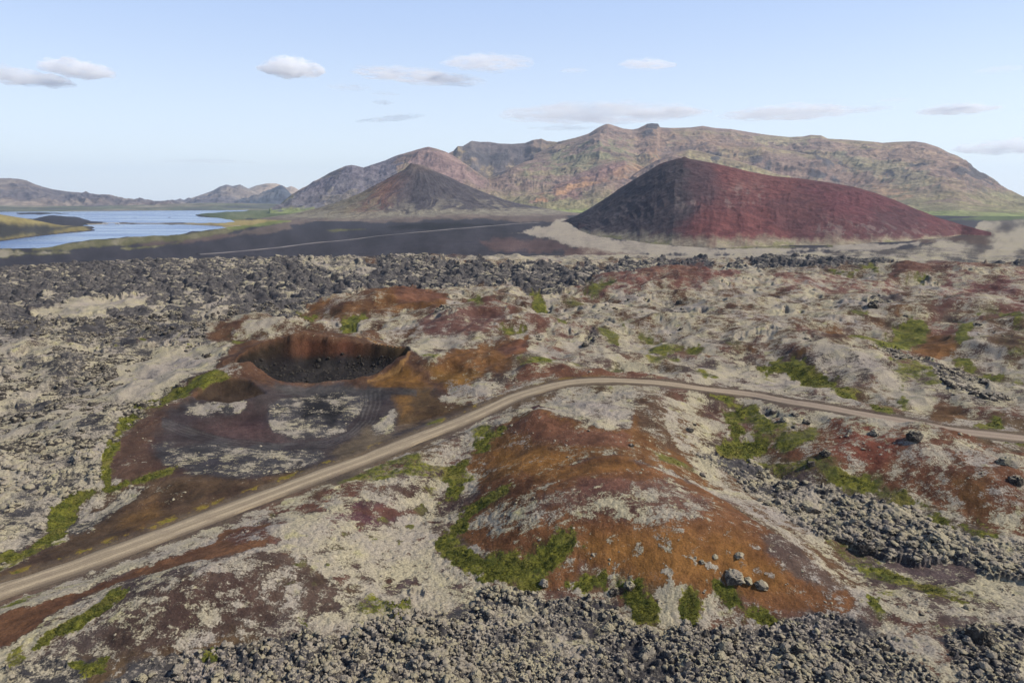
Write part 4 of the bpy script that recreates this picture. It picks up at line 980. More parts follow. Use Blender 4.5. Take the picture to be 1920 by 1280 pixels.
aw = ang + .22 * perlin(DC.X / 130, DC.Y / 130, 503) + .10 * perlin(DC.X / 45, DC.Y / 45, 504)
gul = .75 * fbm(aw * 150, rho / 5, 42, 5, .62, 501, None, 'r') + .8 * fbm(DC.X, DC.Y, 75, 5, .6, 502)
Hc = z0 + (az_ - z0) * prof + gul * 2.6 * ss(0.03, .2, u) * ss(1.05, .6, u)
Hc = Hc + 5.0 * np.exp(-((dx + 22) ** 2 + (dy) ** 2) / 160) - 4.5 * np.exp(-((dx - 18) ** 2 + (dy - 6) ** 2) / 260)
Hc = np.where(u > 1.12, -60, Hc)
ccol = np.zeros(DC.R.shape + (3,), f32); ccol[:] = (.062, .055, .060)
def cm(w, c): ccol[:] += (np.array(c, f32) - ccol) * np.clip(w, 0, 1)[..., None].astype(f32)
cn = fbm(DC.X, DC.Y, 70, 5, .6, 510); cr = fbm(aw * 200, rho / 8, 20, 4, .6, 511); cx_ = dx / 420
cm(ss(-.25, -.55, cx_ + .12 * cn + .1 * cr), (.150, .128, .088))
cm(np.exp(-((cx_ + .23 + .12 * u) / .14) ** 2) * ss(-.3, .4, cr + .3) * ss(.02, .2, u) * (dy < 60), (.175, .085, .060))
cm(np.exp(-((cx_ + .42) / .18) ** 2) * ss(-.2, .5, cr) * .8, (.15, .125, .07))
cm(ss(.62, .80, u + .10 * cr + .05 * cn) * .85, (.20, .178, .130))
cm(ss(.15, .5, cr + .6 * cn) * .45 * ss(.3, .6, u), (.19, .17, .13))
cm(ss(.84, .98, u + .05 * cn), (.140, .112, .092))
cm(ss(.16, .04, u) * .7, (.13, .10, .085))
o = grid_mesh('dark_cone', DC, Hc.astype(f32), dict(soil=ccol), mountain_material('dark cone', 3.0)); tag(o, 'steep dark volcanic cone with pale skirt beyond the black plain', kind='structure')

# ------------------------------------------------------------------ the red cone
RCF = cone_field(.03, .70, 760, 2300, 900, 640)
P = [(1046,418),(1062,412),(1085,402),(1110,388),(1150,362),(1190,336),(1225,315),(1250,303),(1268,298),(1281,296.5),(1296,298),(1330,304),(1370,313),(1420,325),(1450,330),(1480,333),(1520,337),(1560,343),(1600,350),(1640,361),(1680,376),(1720,393),(1760,408),(1800,420),(1840,431),(1860,436)]
th, sl = pl(P)
crest_r = np.interp(RCF.th, pl([(1046,380),(1281,380),(1500,380),(1700,380),(1860,380)])[0], [1780, 1430, 1350, 1330, 1330])
ft, fs = pl([(1046,419),(1066,420),(1085,432),(1108,440),(1150,447),(1200,455),(1260,461),(1330,465),(1400,465),(1480,461),(1560,461),(1640,457),(1700,453),(1760,447),(1810,441),(1860,437)])
fz = -11.5
foot_r = np.interp(RCF.th, ft, (fz - CAMZ) / fs)
foot_r = np.minimum(foot_r, crest_r - 20)
s = np.interp(RCF.th, th, sl, right=-1)
zc = CAMZ + s * crest_r
tf = (crest_r[None] - RCF.R) / (crest_r - foot_r)[None]
wx = fbm(RCF.X, RCF.Y, 45, 3, .5, 600)
tf2 = tf + wx * .012
hgt = (zc - fz)[None]
prof = np.interp(tf2, [0, .04, .12, .3, .55, .8, .93, 1.0, 1.06], [1.0, .985, .93, .765, .50, .22, .075, 0.0, -.12])
# behind the crest the rim drops a little into the old crater
bk = (RCF.R - crest_r[None])
Hr = np.where(tf2 >= 0, fz + hgt * prof, zc[None] - .30 * bk)
Hr = Hr + fbm(RCF.T * 1280, tf * 160, 46, 4, .55, 610, None, 'r') * 1.5 * ss(.02, .2, tf) * ss(1.02, .7, tf) + fbm(RCF.X, RCF.Y, 14, 4, .55, 612) * .5 * ss(.02, .1, tf)
Hr = Hr + fbm(RCF.X, RCF.Y, 220, 3, .5, 614) * 4 * ss(.05, .3, tf) * ss(1, .7, tf)
dd = np.hypot(RCF.X - crest_r.mean() * 0 - 1430 * math.sin(bearing(1284, 297)[0]), RCF.Y - 1430 * math.cos(bearing(1284, 297)[0]))
Hr = Hr + 3.2 * np.exp(-(dd / 5.5) ** 2)
Hr = np.where((tf2 > 1.08) | (s < -.9)[None], -60, Hr)
Hr = np.minimum(Hr, 140)
rcol = np.zeros(RCF.R.shape + (3,), f32); rcol[:] = (.100, .040, .042)
def rm(w, c): rcol[:] += (np.array(c, f32) - rcol) * np.clip(w, 0, 1)[..., None].astype(f32)
RCF.Z = Hr; RCF.look()
RN1 = fbm(RCF.X, RCF.Y, 90, 5, .6, 620); RN2 = fbm(RCF.X, RCF.Y, 22, 4, .65, 621); RNS = fbm(RCF.T * 1280, tf * 90, 14, 4, .6, 622)
def rp(P, c, soft=8, wob=6, k=1., nz=None):
    pts = []
    for i in range(len(P)):
        a = P[i]; b = P[(i + 1) % len(P)]; kk = max(1, int(math.hypot(b[0] - a[0], b[1] - a[1]) / 14))
        for j in range(kk):
            th, r = RCF.at(a[0] + (b[0] - a[0]) * j / kk, a[1] + (b[1] - a[1]) * j / kk); pts.append((th * 1280, r / 4))
    d, ins = seg_dist(RCF.T * 1280, RCF.R / 4, pts)
    w = ss(-soft, soft, np.where(ins, d, -d) + (RN1 + .6 * RN2) * wob) * k
    if nz is not None: w = w * nz
    rm(w, c)
rp([(1040,425),(1060,410),(1150,360),(1225,313),(1262,297),(1305,297),(1330,330),(1325,380),(1290,420),(1262,475),(1150,455),(1080,440)], (.050,.044,.050), soft=14, wob=10)
rp([(1285,296),(1330,300),(1352,320),(1340,360),(1310,400),(1290,360)], (.072,.040,.046), soft=12, wob=9, k=.8)
rp([(1330,300),(1430,325),(1520,337),(1480,360),(1400,380),(1360,350)], (.150,.052,.048), soft=12, wob=10, k=.85)
rp([(1370,330),(1430,330),(1440,350),(1400,372),(1365,360)], (.185,.085,.072), soft=10, wob=9, k=.6)
rp([(1320,390),(1440,400),(1500,450),(1400,466),(1300,466),(1290,430)], (.150,.050,.046), soft=12, wob=10, k=.8)
rp([(1500,345),(1620,358),(1760,410),(1850,436),(1700,430),(1560,400)], (.120,.038,.046), soft=12, wob=10, k=.8)
rp([(1640,395),(1720,395),(1740,420),(1680,440),(1640,425)], (.080,.038,.044), soft=12, wob=10, k=.8)
pale = ss(.12, .5, RNS + .7 * RN2)
for q in ([(1140,395),(1290,370),(1300,385),(1200,410),(1130,420)], [(1340,350),(1440,350),(1430,370),(1370,385),(1340,370)], [(1540,415),(1640,420),(1700,440),(1600,445),(1530,430)], [(1700,430),(1800,430),(1780,448),(1690,448)], [(1120,430),(1250,440),(1300,455),(1150,446)], [(1060,412),(1120,385),(1160,362),(1150,372),(1090,405)]):
    rp(q, (.20,.165,.145), soft=10, wob=9, k=.5, nz=pale)
rm(ss(.88, .99, tf + .035 * RNS + .03 * RN1) * (tf < 1.3) * .9, (.30, .265, .18))
rm(ss(.95, 1.0, tf + .05 * RNS) * ss(.0, .4, RN1) * .6, (.16, .17, .05))
rm((tf < 0) * .7, (.10, .05, .045))
rcol = (rcol * .84 * .82 + np.array((.088, .052, .050), f32) * .18).astype(f32)
o = grid_mesh('red_cone', RCF, Hr.astype(f32), dict(soil=rcol), mountain_material('red cone', 5.0)); tag(o, 'large red and black cinder cone on the pale plain', kind='structure')
# ------------------------------------------------------------------ rocks
def rock_material(name, grey=1.0, mossy=.5):
    m, t, out = material(name); g, P = coords(t)
    tc = t.n.new('ShaderNodeTexCoord'); O = tc.outputs['Object']
    nz = t.node('ShaderNodeSeparateXYZ', ins={0: g.outputs['Normal']}).outputs[2]
    a = t.noise(P, 1.5, 7, .72); b = t.noise(P, 9, 4, .75)
    c = t.mix(t.step(.35, .68, a), (.038 * grey, .033 * grey, .030 * grey), (.160 * grey, .140 * grey, .114 * grey))
    c = t.mix(1.0, c, t.mix(t.step(.3, .7, b), (.62, .62, .64), (1.35, 1.33, 1.3)), 'MULTIPLY')
    f = t.step(.46, .56, t.m('ADD', t.m('MULTIPLY', t.m('SUBTRACT', nz, 1.0 - mossy), .45), t.m('MULTIPLY', a, .9)))
    mc = t.mix(t.step(.4, .6, t.noise(P, .4, 3)), (.272, .235, .182), (.315, .275, .182))
    mc = t.mix(1.0, mc, t.mix(t.step(.3, .7, b), (.72, .70, .68), (1.15, 1.15, 1.15)), 'MULTIPLY')
    c = t.mix(f, c, mc)
    bs = t.node('ShaderNodeBsdfPrincipled', ins={'Base Color': c, 'Roughness': .95, 'Specular IOR Level': .12})
    bm = t.node('ShaderNodeBump', ins={'Strength': .9, 'Distance': 1.0, 'Height': t.m('ADD', t.m('MULTIPLY', a, .30), t.m('MULTIPLY', b, .10))}); t.set(bs.inputs['Normal'], bm)
    t.set(out.inputs[0], bs); return m
MRK = rock_material('lava rock', 1.12, .82); MRD = rock_material('bare lava rock', .62, .25); MRB = rock_material('black cinder', .38, -.9)
import bmesh
def ico(sub):
    bm = bmesh.new(); bmesh.ops.create_icosphere(bm, subdivisions=sub, radius=1); v = np.array([x.co[:] for x in bm.verts], float); f = np.array([[q.index for q in x.verts] for x in bm.faces]); bm.free(); return v, f
def n3(v, s, sd):   # cheap solid noise from three plane samples
    return (perlin(v[:, 0] * s + sd, v[:, 1] * s - sd, sd) + perlin(v[:, 1] * s + 7 + sd, v[:, 2] * s, sd + 1) + perlin(v[:, 2] * s - sd, v[:, 0] * s + 3, sd + 2)) / 3
def rockshape(v, sd, knob=.5):
    q = v * np.array([1, .8 + .3 * ((sd * .37) % 1), .62 + .3 * ((sd * .61) % 1)])
    r = 1 + knob * .75 * n3(v, 1.1, sd) + knob * .55 * (np.abs(n3(v, 2.4, sd + 5)) - .15) * 2 + knob * .28 * n3(v, 5, sd + 9)
    q = q * r[:, None]
    for k in range(5):    # broken faces
        a = _hash(np.array([sd * 7 + k]), np.array([k]), 3)[0] * 6.28; e = _hash(np.array([sd * 5 + k]), np.array([k]), 4)[0] * 1.1 - .2
        nrm = np.array([math.cos(a) * math.cos(e), math.sin(a) * math.cos(e), math.sin(e)]); d = q @ nrm; lim = .72
        q -= np.clip(d - lim, 0, None)[:, None] * nrm * .85
    q[:, 2] = np.where(q[:, 2] < -.35, -.35 + (q[:, 2] + .35) * .3, q[:, 2])
    return q
iv, if_ = ico(5)
RMESH = []
for k in range(10):
    v = rockshape(iv, k * 3 + 1, .62)
    me = bpy.data.meshes.new('lava_block'); me.from_pydata([tuple(p) for p in v], [], [tuple(int(i) for i in f) for f in if_]); me.update(); me.shade_smooth(); me.materials.append(MRK); RMESH.append(me)
RDARK = []
for k in range(4):
    me = RMESH[k].copy(); me.materials.clear(); me.materials.append(MRD); RDARK.append(me)
def put_block(x, y, s, k, name='lava_block', dark=False, tilt=.25, squash=1.0, rz=None):
    me = (RDARK[k % 4] if dark else RMESH[k % 10])
    o = bpy.data.objects.new(name, me); C.objects.link(o)
    z = float(zat(np.array(x), np.array(y)))
    o.location = (x, y, z + s * .12); o.scale = (s, s, s * squash)
    o.rotation_euler = (random.uniform(-tilt, tilt), random.uniform(-tilt, tilt), random.uniform(0, 6.28) if rz is None else rz); return o
def gxy(px, py):
    th, r = G.at(px, py); return r * math.sin(th), r * math.cos(th), r
SINGLE = [
 (1020,1094,13,'round mossy boulder alone on the green moss below the orange dome','boulder',0),
 (1180,1100,15,'pale-topped boulder, the upper one of a touching pair at the foot of the dome','boulder',0),
 (1153,1110,14,'dark pitted boulder, the lower one of a touching pair at the foot of the dome','boulder',1),
 (1375,1084,24,'large moss-capped lava knob standing above the green hollow on the dome','boulder',0),
 (1402,1092,12,'small grey block leaning against the large lava knob on the dome','boulder',0),
 (1428,1100,15,'grey block at the downhill end of the row beside the large lava knob','boulder',0),
 (1316,1054,7,'small grey stone by itself on the bare orange face of the dome','boulder',0),
 (1385,1042,14,'flat grey mossy rock half buried near the dome crest','boulder',0),
 (1340,1045,8,'low pale rock on the orange slope beside the flat grey rock','boulder',0),
 (1292,808,13,'dark lava block on the striped slope above the lava flow','boulder',1),
 (1303,797,6,'small dark stone just uphill of the dark block on the striped slope','boulder',1),
 (1183,836,9,'small dark rock in the moss streak on the ridge behind the dome','boulder',1),
 (1317,892,11,'rounded grey boulder where the striped slope meets the head of the flow','boulder',0),
 (1466,916,22,'big dark block with a shadowed underside at the top of the lava flow','boulder',1),
 (1518,957,32,'widest angular slab in the middle of the lava flow','boulder',0),
 (1578,985,22,'brown angular slab below the widest slab in the lava flow','boulder',0),
 (1680,968,34,'long tilted slab on the upper edge of the flow beside the green patch','boulder',0),
 (1762,1012,30,'flat plate of lava tilted at the lower end of the flow','boulder',0),
 (1622,1028,26,'dark rounded block at the edge of the flow above the cream moss','boulder',1),
 (1834,1196,30,'upright pointed dark slab standing out of the rubble corner','boulder',1),
 (1812,1140,9,'small lone stone on the smooth cream moss','boulder',0),
 (1728,1152,7,'tiny reddish brown stone on the smooth cream moss','boulder',1),
 (1905,905,20,'moss-crusted outcrop block at the frame edge on the red hill','boulder',1),
 (1890,870,26,'broad lichen-white outcrop high on the red hill','boulder',0),
 (1520,872,12,'black overhung rock on the lower slope of the red hill','boulder',1),
 (1548,852,16,'long black rock ledge on the slope of the red hill','boulder',1),
 (1712,822,22,'brown grey outcrop hump just below the road on the red hill','boulder',1),
 (1640,815,16,'grey outcrop beside the road on the red hill','boulder',0),
 (1470,790,14,'pale rounded boulder in the cluster under the road bend','boulder',0),
 (1512,795,12,'dark boulder in the cluster under the road bend','boulder',1),
 (1490,803,9,'white lichened stone below the boulder cluster','boulder',0),
 (1098,648,14,'dark lava crag on the moss hill above the road bend','boulder',1),
 (1275,570,14,'dark jagged outcrop on the mossy hills in the middle distance','boulder',1),
 (1635,575,16,'blue grey crag between the green hollows on the far moss hills','boulder',1),
]
for i, (px, py, s, lab, cat, dk) in enumerate(SINGLE):
    x, y, r = gxy(px, py); sz = (.72 if i < 9 else .6) * s / 1280 * math.hypot(r, 44)
    o = put_block(x, y, sz, i, 'boulder', bool(dk), squash=(1.5 if 'upright' in lab else .55 if 'flat' in lab or 'slab' in lab else .95)); tag(o, lab, cat)
def scatter(poly, n, smin, smax, label, group, seed, dark=.2, minr=0):
    rg = random.Random(seed); pts = [gxy(*p)[:2] for p in poly]
    xs = [p[0] for p in pts]; ys = [p[1] for p in pts]; k = 0; tries = 0; cen = []
    while k < n and tries < n * 60:
        tries += 1
        x = rg.uniform(min(xs), max(xs)); y = rg.uniform(min(ys), max(ys))
        d, ins = seg_dist(np.array([x]), np.array([y]), pts)
        if not ins[0] : continue
        s = smin + (smax - smin) * rg.random() ** 2.2
        if any((x - a) ** 2 + (y - b) ** 2 < (s + c) ** 2 * .8 for a, b, c in cen): continue
        cen.append((x, y, s)); random.seed(seed * 1000 + k)
        o = put_block(x, y, s, rg.randrange(10), 'lava_block', rg.random() < dark, .5); tag(o, label, 'lava block', group); k += 1
scatter([(200,1290),(400,1225),(560,1200),(800,1165),(940,1115),(1120,1120),(1240,1190),(1480,1160),(1600,1155),(1700,1240),(1740,1300)], 135, .30, .78, 'grey lava block with pale moss cap in the rubble field below the dome', 'lava blocks in the rubble below the dome', 3)
scatter([(1775,1200),(1850,1180),(1950,1180),(1960,1300),(1810,1300)], 35, .28, .7, 'brownish lava block in the rubble corner past the cream moss tongue', 'lava blocks in the rubble corner', 4)
scatter([(1320,855),(1420,885),(1560,928),(1700,960),(1850,1015),(1960,1040),(1960,1095),(1800,1055),(1600,1020),(1450,955)], 95, .38, .95, 'grey lava block piled in the narrow flow between the dome and the red hill', 'lava blocks in the narrow flow', 5)

# rubble: tens of thousands of stones nobody could count
def rubble(name, count, weight, rmin, rmax, smin, smax, mat, seed, sub=2, sq=(.5, .95)):
    g = np.random.default_rng(seed)
    Wt = weight.copy()
    i0 = np.searchsorted(G.r, rmin); i1 = np.searchsorted(G.r, rmax); j0 = np.searchsorted(G.th, -.72); j1 = np.searchsorted(G.th, .72)
    W = Wt[i0:i1, j0:j1].astype(np.float64).ravel(); W /= W.sum(); nc = j1 - j0
    pick = g.choice(len(W), count, p=W); ii = pick // nc + i0; jj = pick % nc + j0
    r = G.r[ii] + (g.random(count) - .5) * np.gradient(G.r)[ii]; th = G.th[jj] + (g.random(count) - .5) * .001
    x = r * np.sin(th); y = r * np.cos(th); z = zat(x, y)
    s = (smin + (smax - smin) * g.random(count) ** 4.5) * np.clip(r / 90, .75, 1.7)
    bv, bf = ico(sub); shapes = [rockshape(bv, 50 + k, .85) for k in range(24)]
    nv = len(bv); V = np.empty((count, nv, 3), f32); pickk = g.integers(0, 24, count); an = g.random(count) * 6.28; ti = (g.random((count, 2)) - .5) * .9
    sh = np.array(shapes)[pickk]; ca, sa = np.cos(an)[:, None], np.sin(an)[:, None]
    X1 = sh[:, :, 0] * ca - sh[:, :, 1] * sa; Y1 = sh[:, :, 0] * sa + sh[:, :, 1] * ca; Z1 = sh[:, :, 2] + X1 * ti[:, :1] + Y1 * ti[:, 1:]
    q = sq[0] + (sq[1] - sq[0]) * g.random(count)
    V[:, :, 0] = X1 * s[:, None] + x[:, None]; V[:, :, 1] = Y1 * s[:, None] + y[:, None]; V[:, :, 2] = Z1 * (s * q)[:, None] + (z - s * .12)[:, None]
    Q = (bf[None] + (np.arange(count) * nv)[:, None, None]).reshape(-1, 3)
    o = fast_mesh(name, V.reshape(-1, 3), Q, mat, 3); o.data.shade_smooth(); return o
notroad = (rd > HALF + 1.5)
wgt = (lava ** 2) * (0.05 + patch * ss(-.3, .5, fbm(X, Y, 7, 3, .6, 72))) * notroad * (R < 330) * cell ** 0 
wgt = wgt * (1 - pitw)
o = rubble('lava_rubble', 19000, wgt, 40, 140, .10, .58, MRK, 21, 3); tag(o, 'rubble of broken grey lava stones with pale moss', kind='stuff')
o = rubble('lava_rubble', 11000, wgt, 140, 330, .12, .75, MRD, 23); tag(o, 'rubble of dark jagged lava stones out on the lava field', kind='stuff')
wgt2 = ((1 - lava) * (moss > .15) * (grass < .4) * (pitw < .1)) * notroad * (R < 260) * ss(.15, .9, WARP + fbm(X, Y, 9, 2, .5, 71))
o = rubble('stones', 3500, wgt2 + 1e-9, 40, 260, .07, .30, MRK, 22); tag(o, 'loose small stones on the moss and scoria', kind='stuff')

o = rubble('stones', 900, (pitw > .5) * (MC < 3.2) * 1.0 + 1e-12, 150, 215, .08, .40, MRB, 24); tag(o, 'fallen dark cinders lying in the quarried pit', kind='stuff')
# ------------------------------------------------------------------ grass tufts
def tufts():
    g = np.random.default_rng(31); i0 = np.searchsorted(G.r, 45); i1 = np.searchsorted(G.r, 190); j0 = np.searchsorted(G.th, -.72); j1 = np.searchsorted(G.th, .72)
    W = ((grass > .7) * notroad)[i0:i1, j0:j1].astype(float).ravel(); W /= W.sum(); nc = j1 - j0; N = 6500
    pick = g.choice(len(W), N, p=W); ii = pick // nc + i0; jj = pick % nc + j0
    r = G.r[ii] + (g.random(N) - .5) * .1; th = G.th[jj] + (g.random(N) - .5) * .001; x = r * np.sin(th); y = r * np.cos(th); z = zat(x, y)
    nb = 7; V = np.empty((N, nb * 3, 3), f32)
    for b in range(nb):
        a = g.random(N) * 6.28; ln = (.10 + .16 * g.random(N)) * .7 * np.clip(r / 90, .8, 1.8); w_ = .035 * np.clip(r / 90, .8, 1.8); lean = .6 + .7 * g.random(N)
        ox = (g.random(N) - .5) * .16; oy = (g.random(N) - .5) * .16
        V[:, b * 3, 0] = x + ox - np.sin(a) * w_; V[:, b * 3, 1] = y + oy + np.cos(a) * w_; V[:, b * 3, 2] = z - .03
        V[:, b * 3 + 1, 0] = x + ox + np.sin(a) * w_; V[:, b * 3 + 1, 1] = y + oy - np.cos(a) * w_; V[:, b * 3 + 1, 2] = z - .03
        V[:, b * 3 + 2, 0] = x + ox + np.cos(a) * ln * lean; V[:, b * 3 + 2, 1] = y + oy + np.sin(a) * ln * lean; V[:, b * 3 + 2, 2] = z + ln
    m, t, out = material('grass'); gg, P = coords(t)
    c = t.mix(t.step(.35, .65, t.noise(P, .8, 4, .6)), (.055, .064, .012), (.155, .150, .028)); c = t.mix(t.m('MULTIPLY', t.step(.5, .7, t.noise(P, .2, 3)), .6), c, (.18, .145, .04))
    t.set(out.inputs[0], t.node('ShaderNodeBsdfPrincipled', ins={'Base Color': c, 'Roughness': .8, 'Specular IOR Level': .2}))
    Q = np.arange(N * nb * 3).reshape(-1, 3)
    o = fast_mesh('grass', V.reshape(-1, 3), Q, m, 3); tag(o, 'short yellow-green grass and moss in the hollows', kind='stuff')
tufts()

# ------------------------------------------------------------------ the bridge in the narrows
def boxm(bm, x0, x1, y0, y1, z0, z1):
    v = [bm.verts.new(p) for p in ((x0, y0, z0), (x1, y0, z0), (x1, y1, z0), (x0, y1, z0), (x0, y0, z1), (x1, y0, z1), (x1, y1, z1), (x0, y1, z1))]
    for f in ((0, 3, 2, 1), (4, 5, 6, 7), (0, 1, 5, 4), (1, 2, 6, 5), (2, 3, 7, 6), (3, 0, 4, 7)): bm.faces.new([v[i] for i in f])
def part(name, boxes, mat, parent):
    bm = bmesh.new()
    for b in boxes: boxm(bm, *b)
    me = bpy.data.meshes.new(name); bm.to_mesh(me); bm.free(); me.materials.append(mat); o = bpy.data.objects.new(name, me); C.objects.link(o); o.parent = parent; return o
mc_, tc_, oc_ = material('concrete'); g_, P_ = coords(tc_)
tc_.set(oc_.inputs[0], tc_.node('ShaderNodeBsdfPrincipled', ins={'Base Color': tc_.mix(tc_.noise(P_, .8, 4), (.30, .29, .28), (.42, .41, .39)), 'Roughness': .9}))
bxp, byp = plane_xy(208, 418.8, -21)
br = bpy.data.objects.new('bridge', None); C.objects.link(br); br.location = (bxp, byp, -23.4); br.rotation_euler = (0, 0, -math.atan2(bxp, byp) + .05)
tag(br, 'small low concrete road bridge over the narrows between the two lagoon basins', 'bridge')
part('deck', [(-20, 20, -3, 3, 2.6, 3.4)], mc_, br)
for s in (-1, 1):
    part('railing', [(-20, 20, s * 2.9 - .1, s * 2.9 + .1, 3.42, 4.3)], mc_, br)
for k in (-12, 12):
    part('pier', [(k - .8, k + .8, -2.4, 2.4, -4, 2.58)], mc_, br)
for k in (-1, 1):
    part('abutment', [(k * 20 - 2, k * 20 + 2, -3.4, 3.4, -4, 2.57)], mc_, br)

for nm, a_, b_ in (('causeway', [(160,420.5),(180,419.6),(199,418.9)], 6.0), ('causeway', [(217,418.9),(260,418.6),(320,419.0),(370,420.6),(425,423.5),(450,423)], 6.0)):
    q = catmull([plane_xy(x, y, -22.2) for x, y in a_], 12); tq = np.gradient(q, axis=0); tq /= np.linalg.norm(tq, axis=1)[:, None]
    o = ribbon(nm, q, np.stack([tq[:, 1], -tq[:, 0]], 1), np.full(len(q), -21.6), b_, MRD, [(-2.2, -4), (-1.0, -.3), (0, .2), (1.0, -.3), (2.2, -4)]); tag(o, 'low dark causeway across the lagoon narrows', kind='structure')
# ------------------------------------------------------------------ clouds: real lens-shaped bodies of droplets
def cloud(px, py, w, h, tau, label, seed, slant=0., D=12500.):
    th, sl = bearing(px, py); th = float(th); sl = float(sl)
    cx, cy, cz = D * math.sin(th), D * math.cos(th), CAMZ + sl * D
    a = w / 1280 * D; c = h / 1280 * D * .75; b = min(a * .7, h / 1280 * D * .9 / max(sl, .06))
    v, f = CL; q = v.copy()
    en = 1 - .35 * np.abs(v[:, 0]) ** 1.5
    nn = perlin(v[:, 0] * 2.2 + seed, v[:, 2] * 3 + v[:, 1] * 1.5, seed) * .5 + perlin(v[:, 0] * 5 + seed, v[:, 2] * 7 + v[:, 1] * 4, seed + 3) * .28 + perlin(v[:, 0] * 2 - seed, v[:, 1] * 6 + v[:, 2] * 12, seed + 5) * .25
    r = 1 + nn * 1.05
    q = v * np.stack([1 + nn * .25, r, en * r], 1)
    q[:, 2] = np.where(q[:, 2] < 0, q[:, 2] * .6, q[:, 2])
    q = q * np.array([a, b, c]); q[:, 2] += q[:, 0] * slant
    dens = ((1.15 * tau + .7) if tau > 1.45 else .55 * tau) / (2 * min(b, c / max(sl, .05)) + 1)
    m = bpy.data.materials.new('cloud'); m.use_nodes = True; m.node_tree.nodes.clear(); t = NT(m.node_tree); out = t.n.new('ShaderNodeOutputMaterial')
    ob = t.n.new('ShaderNodeTexCoord').outputs['Object']
    n1 = t.noise(t.node('ShaderNodeMapping', ins={'Vector': ob, 'Scale': (1.6 / a, 3.0 / a, 7.0 / a), 'Location': (seed, 0, 0)}).outputs[0], 1.9, 6, .66)
    vs = t.node('ShaderNodeVolumeScatter', ins={'Color': (1, 1, 1), 'Density': t.m('MULTIPLY', t.step(.40, .60, n1), dens * 2.4), 'Anisotropy': 0.1}); t.l.new(vs.outputs[0], out.inputs['Volume'])
    o = mesh_from('cloud', q, f, m); o.location = (cx, cy, cz); o.rotation_euler = (0, 0, -th); tag(o, label, 'cloud', 'small clouds in the sky')
CL = ico(5); CL = (CL[0], CL[1].tolist())
CLD = [
 (548,132,56,24,3.0,'thick white oval cloud alone above the fjord and the far peaks',0),
 (146,133,52,20,2.6,'puffy white cloud, the upper of two overlapping at the frame edge',-.05),
 (40,148,66,15,2.4,'flat white cloud, the lower of two overlapping at the frame edge',-.04),
 (912,120,82,16,1.5,'feathery white cloud above the long streak cloud in mid sky',.0),
 (785,145,118,11,2.2,'long white streak cloud sloping down below the feathery one',-.06),
 (1215,122,50,9,1.6,'short thin white cloud high over the main mountain peak',-.05),
 (1076,133,26,5,1.0,'tiny thin white cloud scrap west of the peak, high in the sky',0),
 (1120,216,175,17,2.0,'widest flat white cloud directly over the mountain peak',.0),
 (1250,212,75,11,1.6,'white cloud overlapping the tail of the widest cloud',0),
 (1475,214,108,14,2.0,'long flat white cloud over the mountain plateau',.0),
 (1630,206,36,7,1.3,'small faint cloud at the end of the plateau cloud',.05),
 (1796,207,56,10,2.0,'lens-shaped white cloud above the mountain shoulder',0),
 (1880,279,66,16,1.5,'pale blurred cloud beside the falling end of the mountain',0),
 (732,223,62,5,1.3,'thin white sliver cloud over the left mountain slope',.10),
 (718,193,20,6,.8,'faint round wisp just above the sliver cloud',0),
 (722,177,27,4,.7,'faint flat wisp, the upper of two stacked above the sliver cloud',0),
 (655,165,42,5,.8,'faint wisp between the oval cloud and the long streak cloud',0),
 (1060,241,72,4,.9,'thin veil of cloud touching the mountain skyline below the widest cloud',0),
 (1675,188,24,4,.6,'very faint wisp above the small faint cloud',0),
 (1874,131,34,6,.7,'faint wisp high near the frame edge over the mountain shoulder',0),
 (390,303,78,5,.5,'barely visible pale streak low over the far peaks',0),
]
for i, c in enumerate(CLD): cloud(*c[:6], seed=i * 7 + 3, slant=c[6])

# ------------------------------------------------------------------ the air
mh = bpy.data.materials.new('haze'); mh.use_nodes = True; mh.node_tree.nodes.clear(); t = NT(mh.node_tree); out = t.n.new('ShaderNodeOutputMaterial')
pv = t.node('ShaderNodeVolumePrincipled', ins={'Color': (.72, .85, 1.0), 'Density': HAZE, 'Anisotropy': .25}); t.l.new(pv.outputs[0], out.inputs['Volume'])
bm = bmesh.new(); boxm(bm, -16500, 16500, -900, 16500, -62, 780)
me = bpy.data.meshes.new('haze'); bm.to_mesh(me); bm.free(); me.materials.append(mh); o = bpy.data.objects.new('haze', me); C.objects.link(o); tag(o, 'thin blue summer haze over the whole valley', kind='stuff')
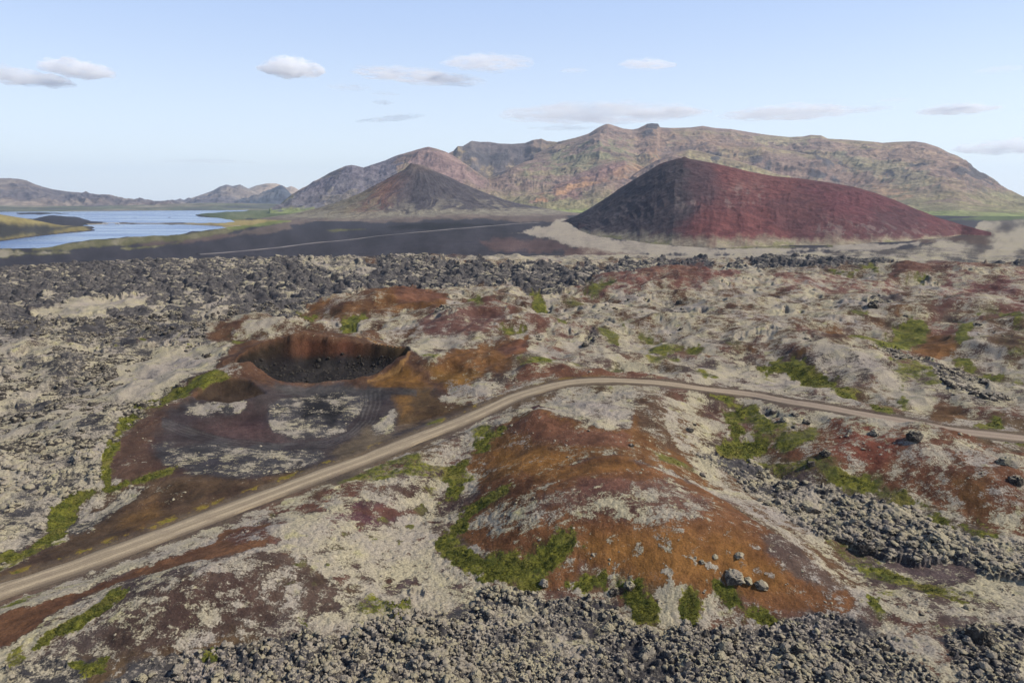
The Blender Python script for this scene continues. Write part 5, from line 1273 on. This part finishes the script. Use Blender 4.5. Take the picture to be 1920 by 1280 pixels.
# ------------------------------------------------------------------ light, sky, air, camera
SUN_AZ = math.radians(98); SUN_EL = math.radians(40)     # from the right, compass from +Y
w = bpy.data.worlds.new('World'); bpy.context.scene.world = w; w.use_nodes = True
t = NT(w.node_tree); t.n.clear()
sky = t.n.new('ShaderNodeTexSky'); sky.sky_type = 'NISHITA'; sky.sun_disc = False; sky.sun_elevation = SUN_EL; sky.sun_rotation = SUN_AZ
sky.altitude = 100; sky.air_density = 1.0; sky.dust_density = .6; sky.ozone_density = 1.6
tcw = t.n.new('ShaderNodeTexCoord'); zz = t.node('ShaderNodeSeparateXYZ', ins={0: tcw.outputs['Generated']}).outputs[2]
el = t.m('ABSOLUTE', zz)
air = t.mix(t.step(0.0, .30, el), (8.2, 9.1, 9.9), (4.5, 5.9, 8.9))
air = t.mix(t.step(.24, .62, el), air, (.55, 1.2, 3.3))     # deep blue overhead, darkened above the view to cut fill light
mixed = t.mix(.72, sky.outputs[0], air)
bg = t.node('ShaderNodeBackground', ins={'Color': mixed, 'Strength': .105}); ow = t.n.new('ShaderNodeOutputWorld'); t.l.new(bg.outputs[0], ow.inputs[0])
sl_ = bpy.data.lights.new('sun', 'SUN'); sl_.energy = 5.0; sl_.angle = math.radians(.53); sl_.color = (1, .935, .835)
so = bpy.data.objects.new('sun', sl_); C.objects.link(so)
from mathutils import Vector
sd_ = Vector((math.sin(SUN_AZ) * math.cos(SUN_EL), math.cos(SUN_AZ) * math.cos(SUN_EL), math.sin(SUN_EL)))
so.rotation_euler = sd_.to_track_quat('Z', 'Y').to_euler()
cam = bpy.data.cameras.new('camera'); co_ = bpy.data.objects.new('camera', cam); C.objects.link(co_)
cam.sensor_width = 36; cam.lens = 24; cam.clip_start = .5; cam.clip_end = 60000
co_.location = (0, 0, CAMZ); co_.rotation_euler = (math.pi / 2 - PITCH, 0, 0)
sc = bpy.context.scene; sc.camera = co_
sc.view_settings.view_transform = 'Standard'; sc.view_settings.look = 'None'; sc.view_settings.exposure = .27; sc.view_settings.gamma = 1
sc.cycles.max_bounces = 26; sc.cycles.diffuse_bounces = 2; sc.cycles.glossy_bounces = 2; sc.cycles.volume_bounces = 24; sc.cycles.transparent_max_bounces = 8
sc.render.film_transparent = False
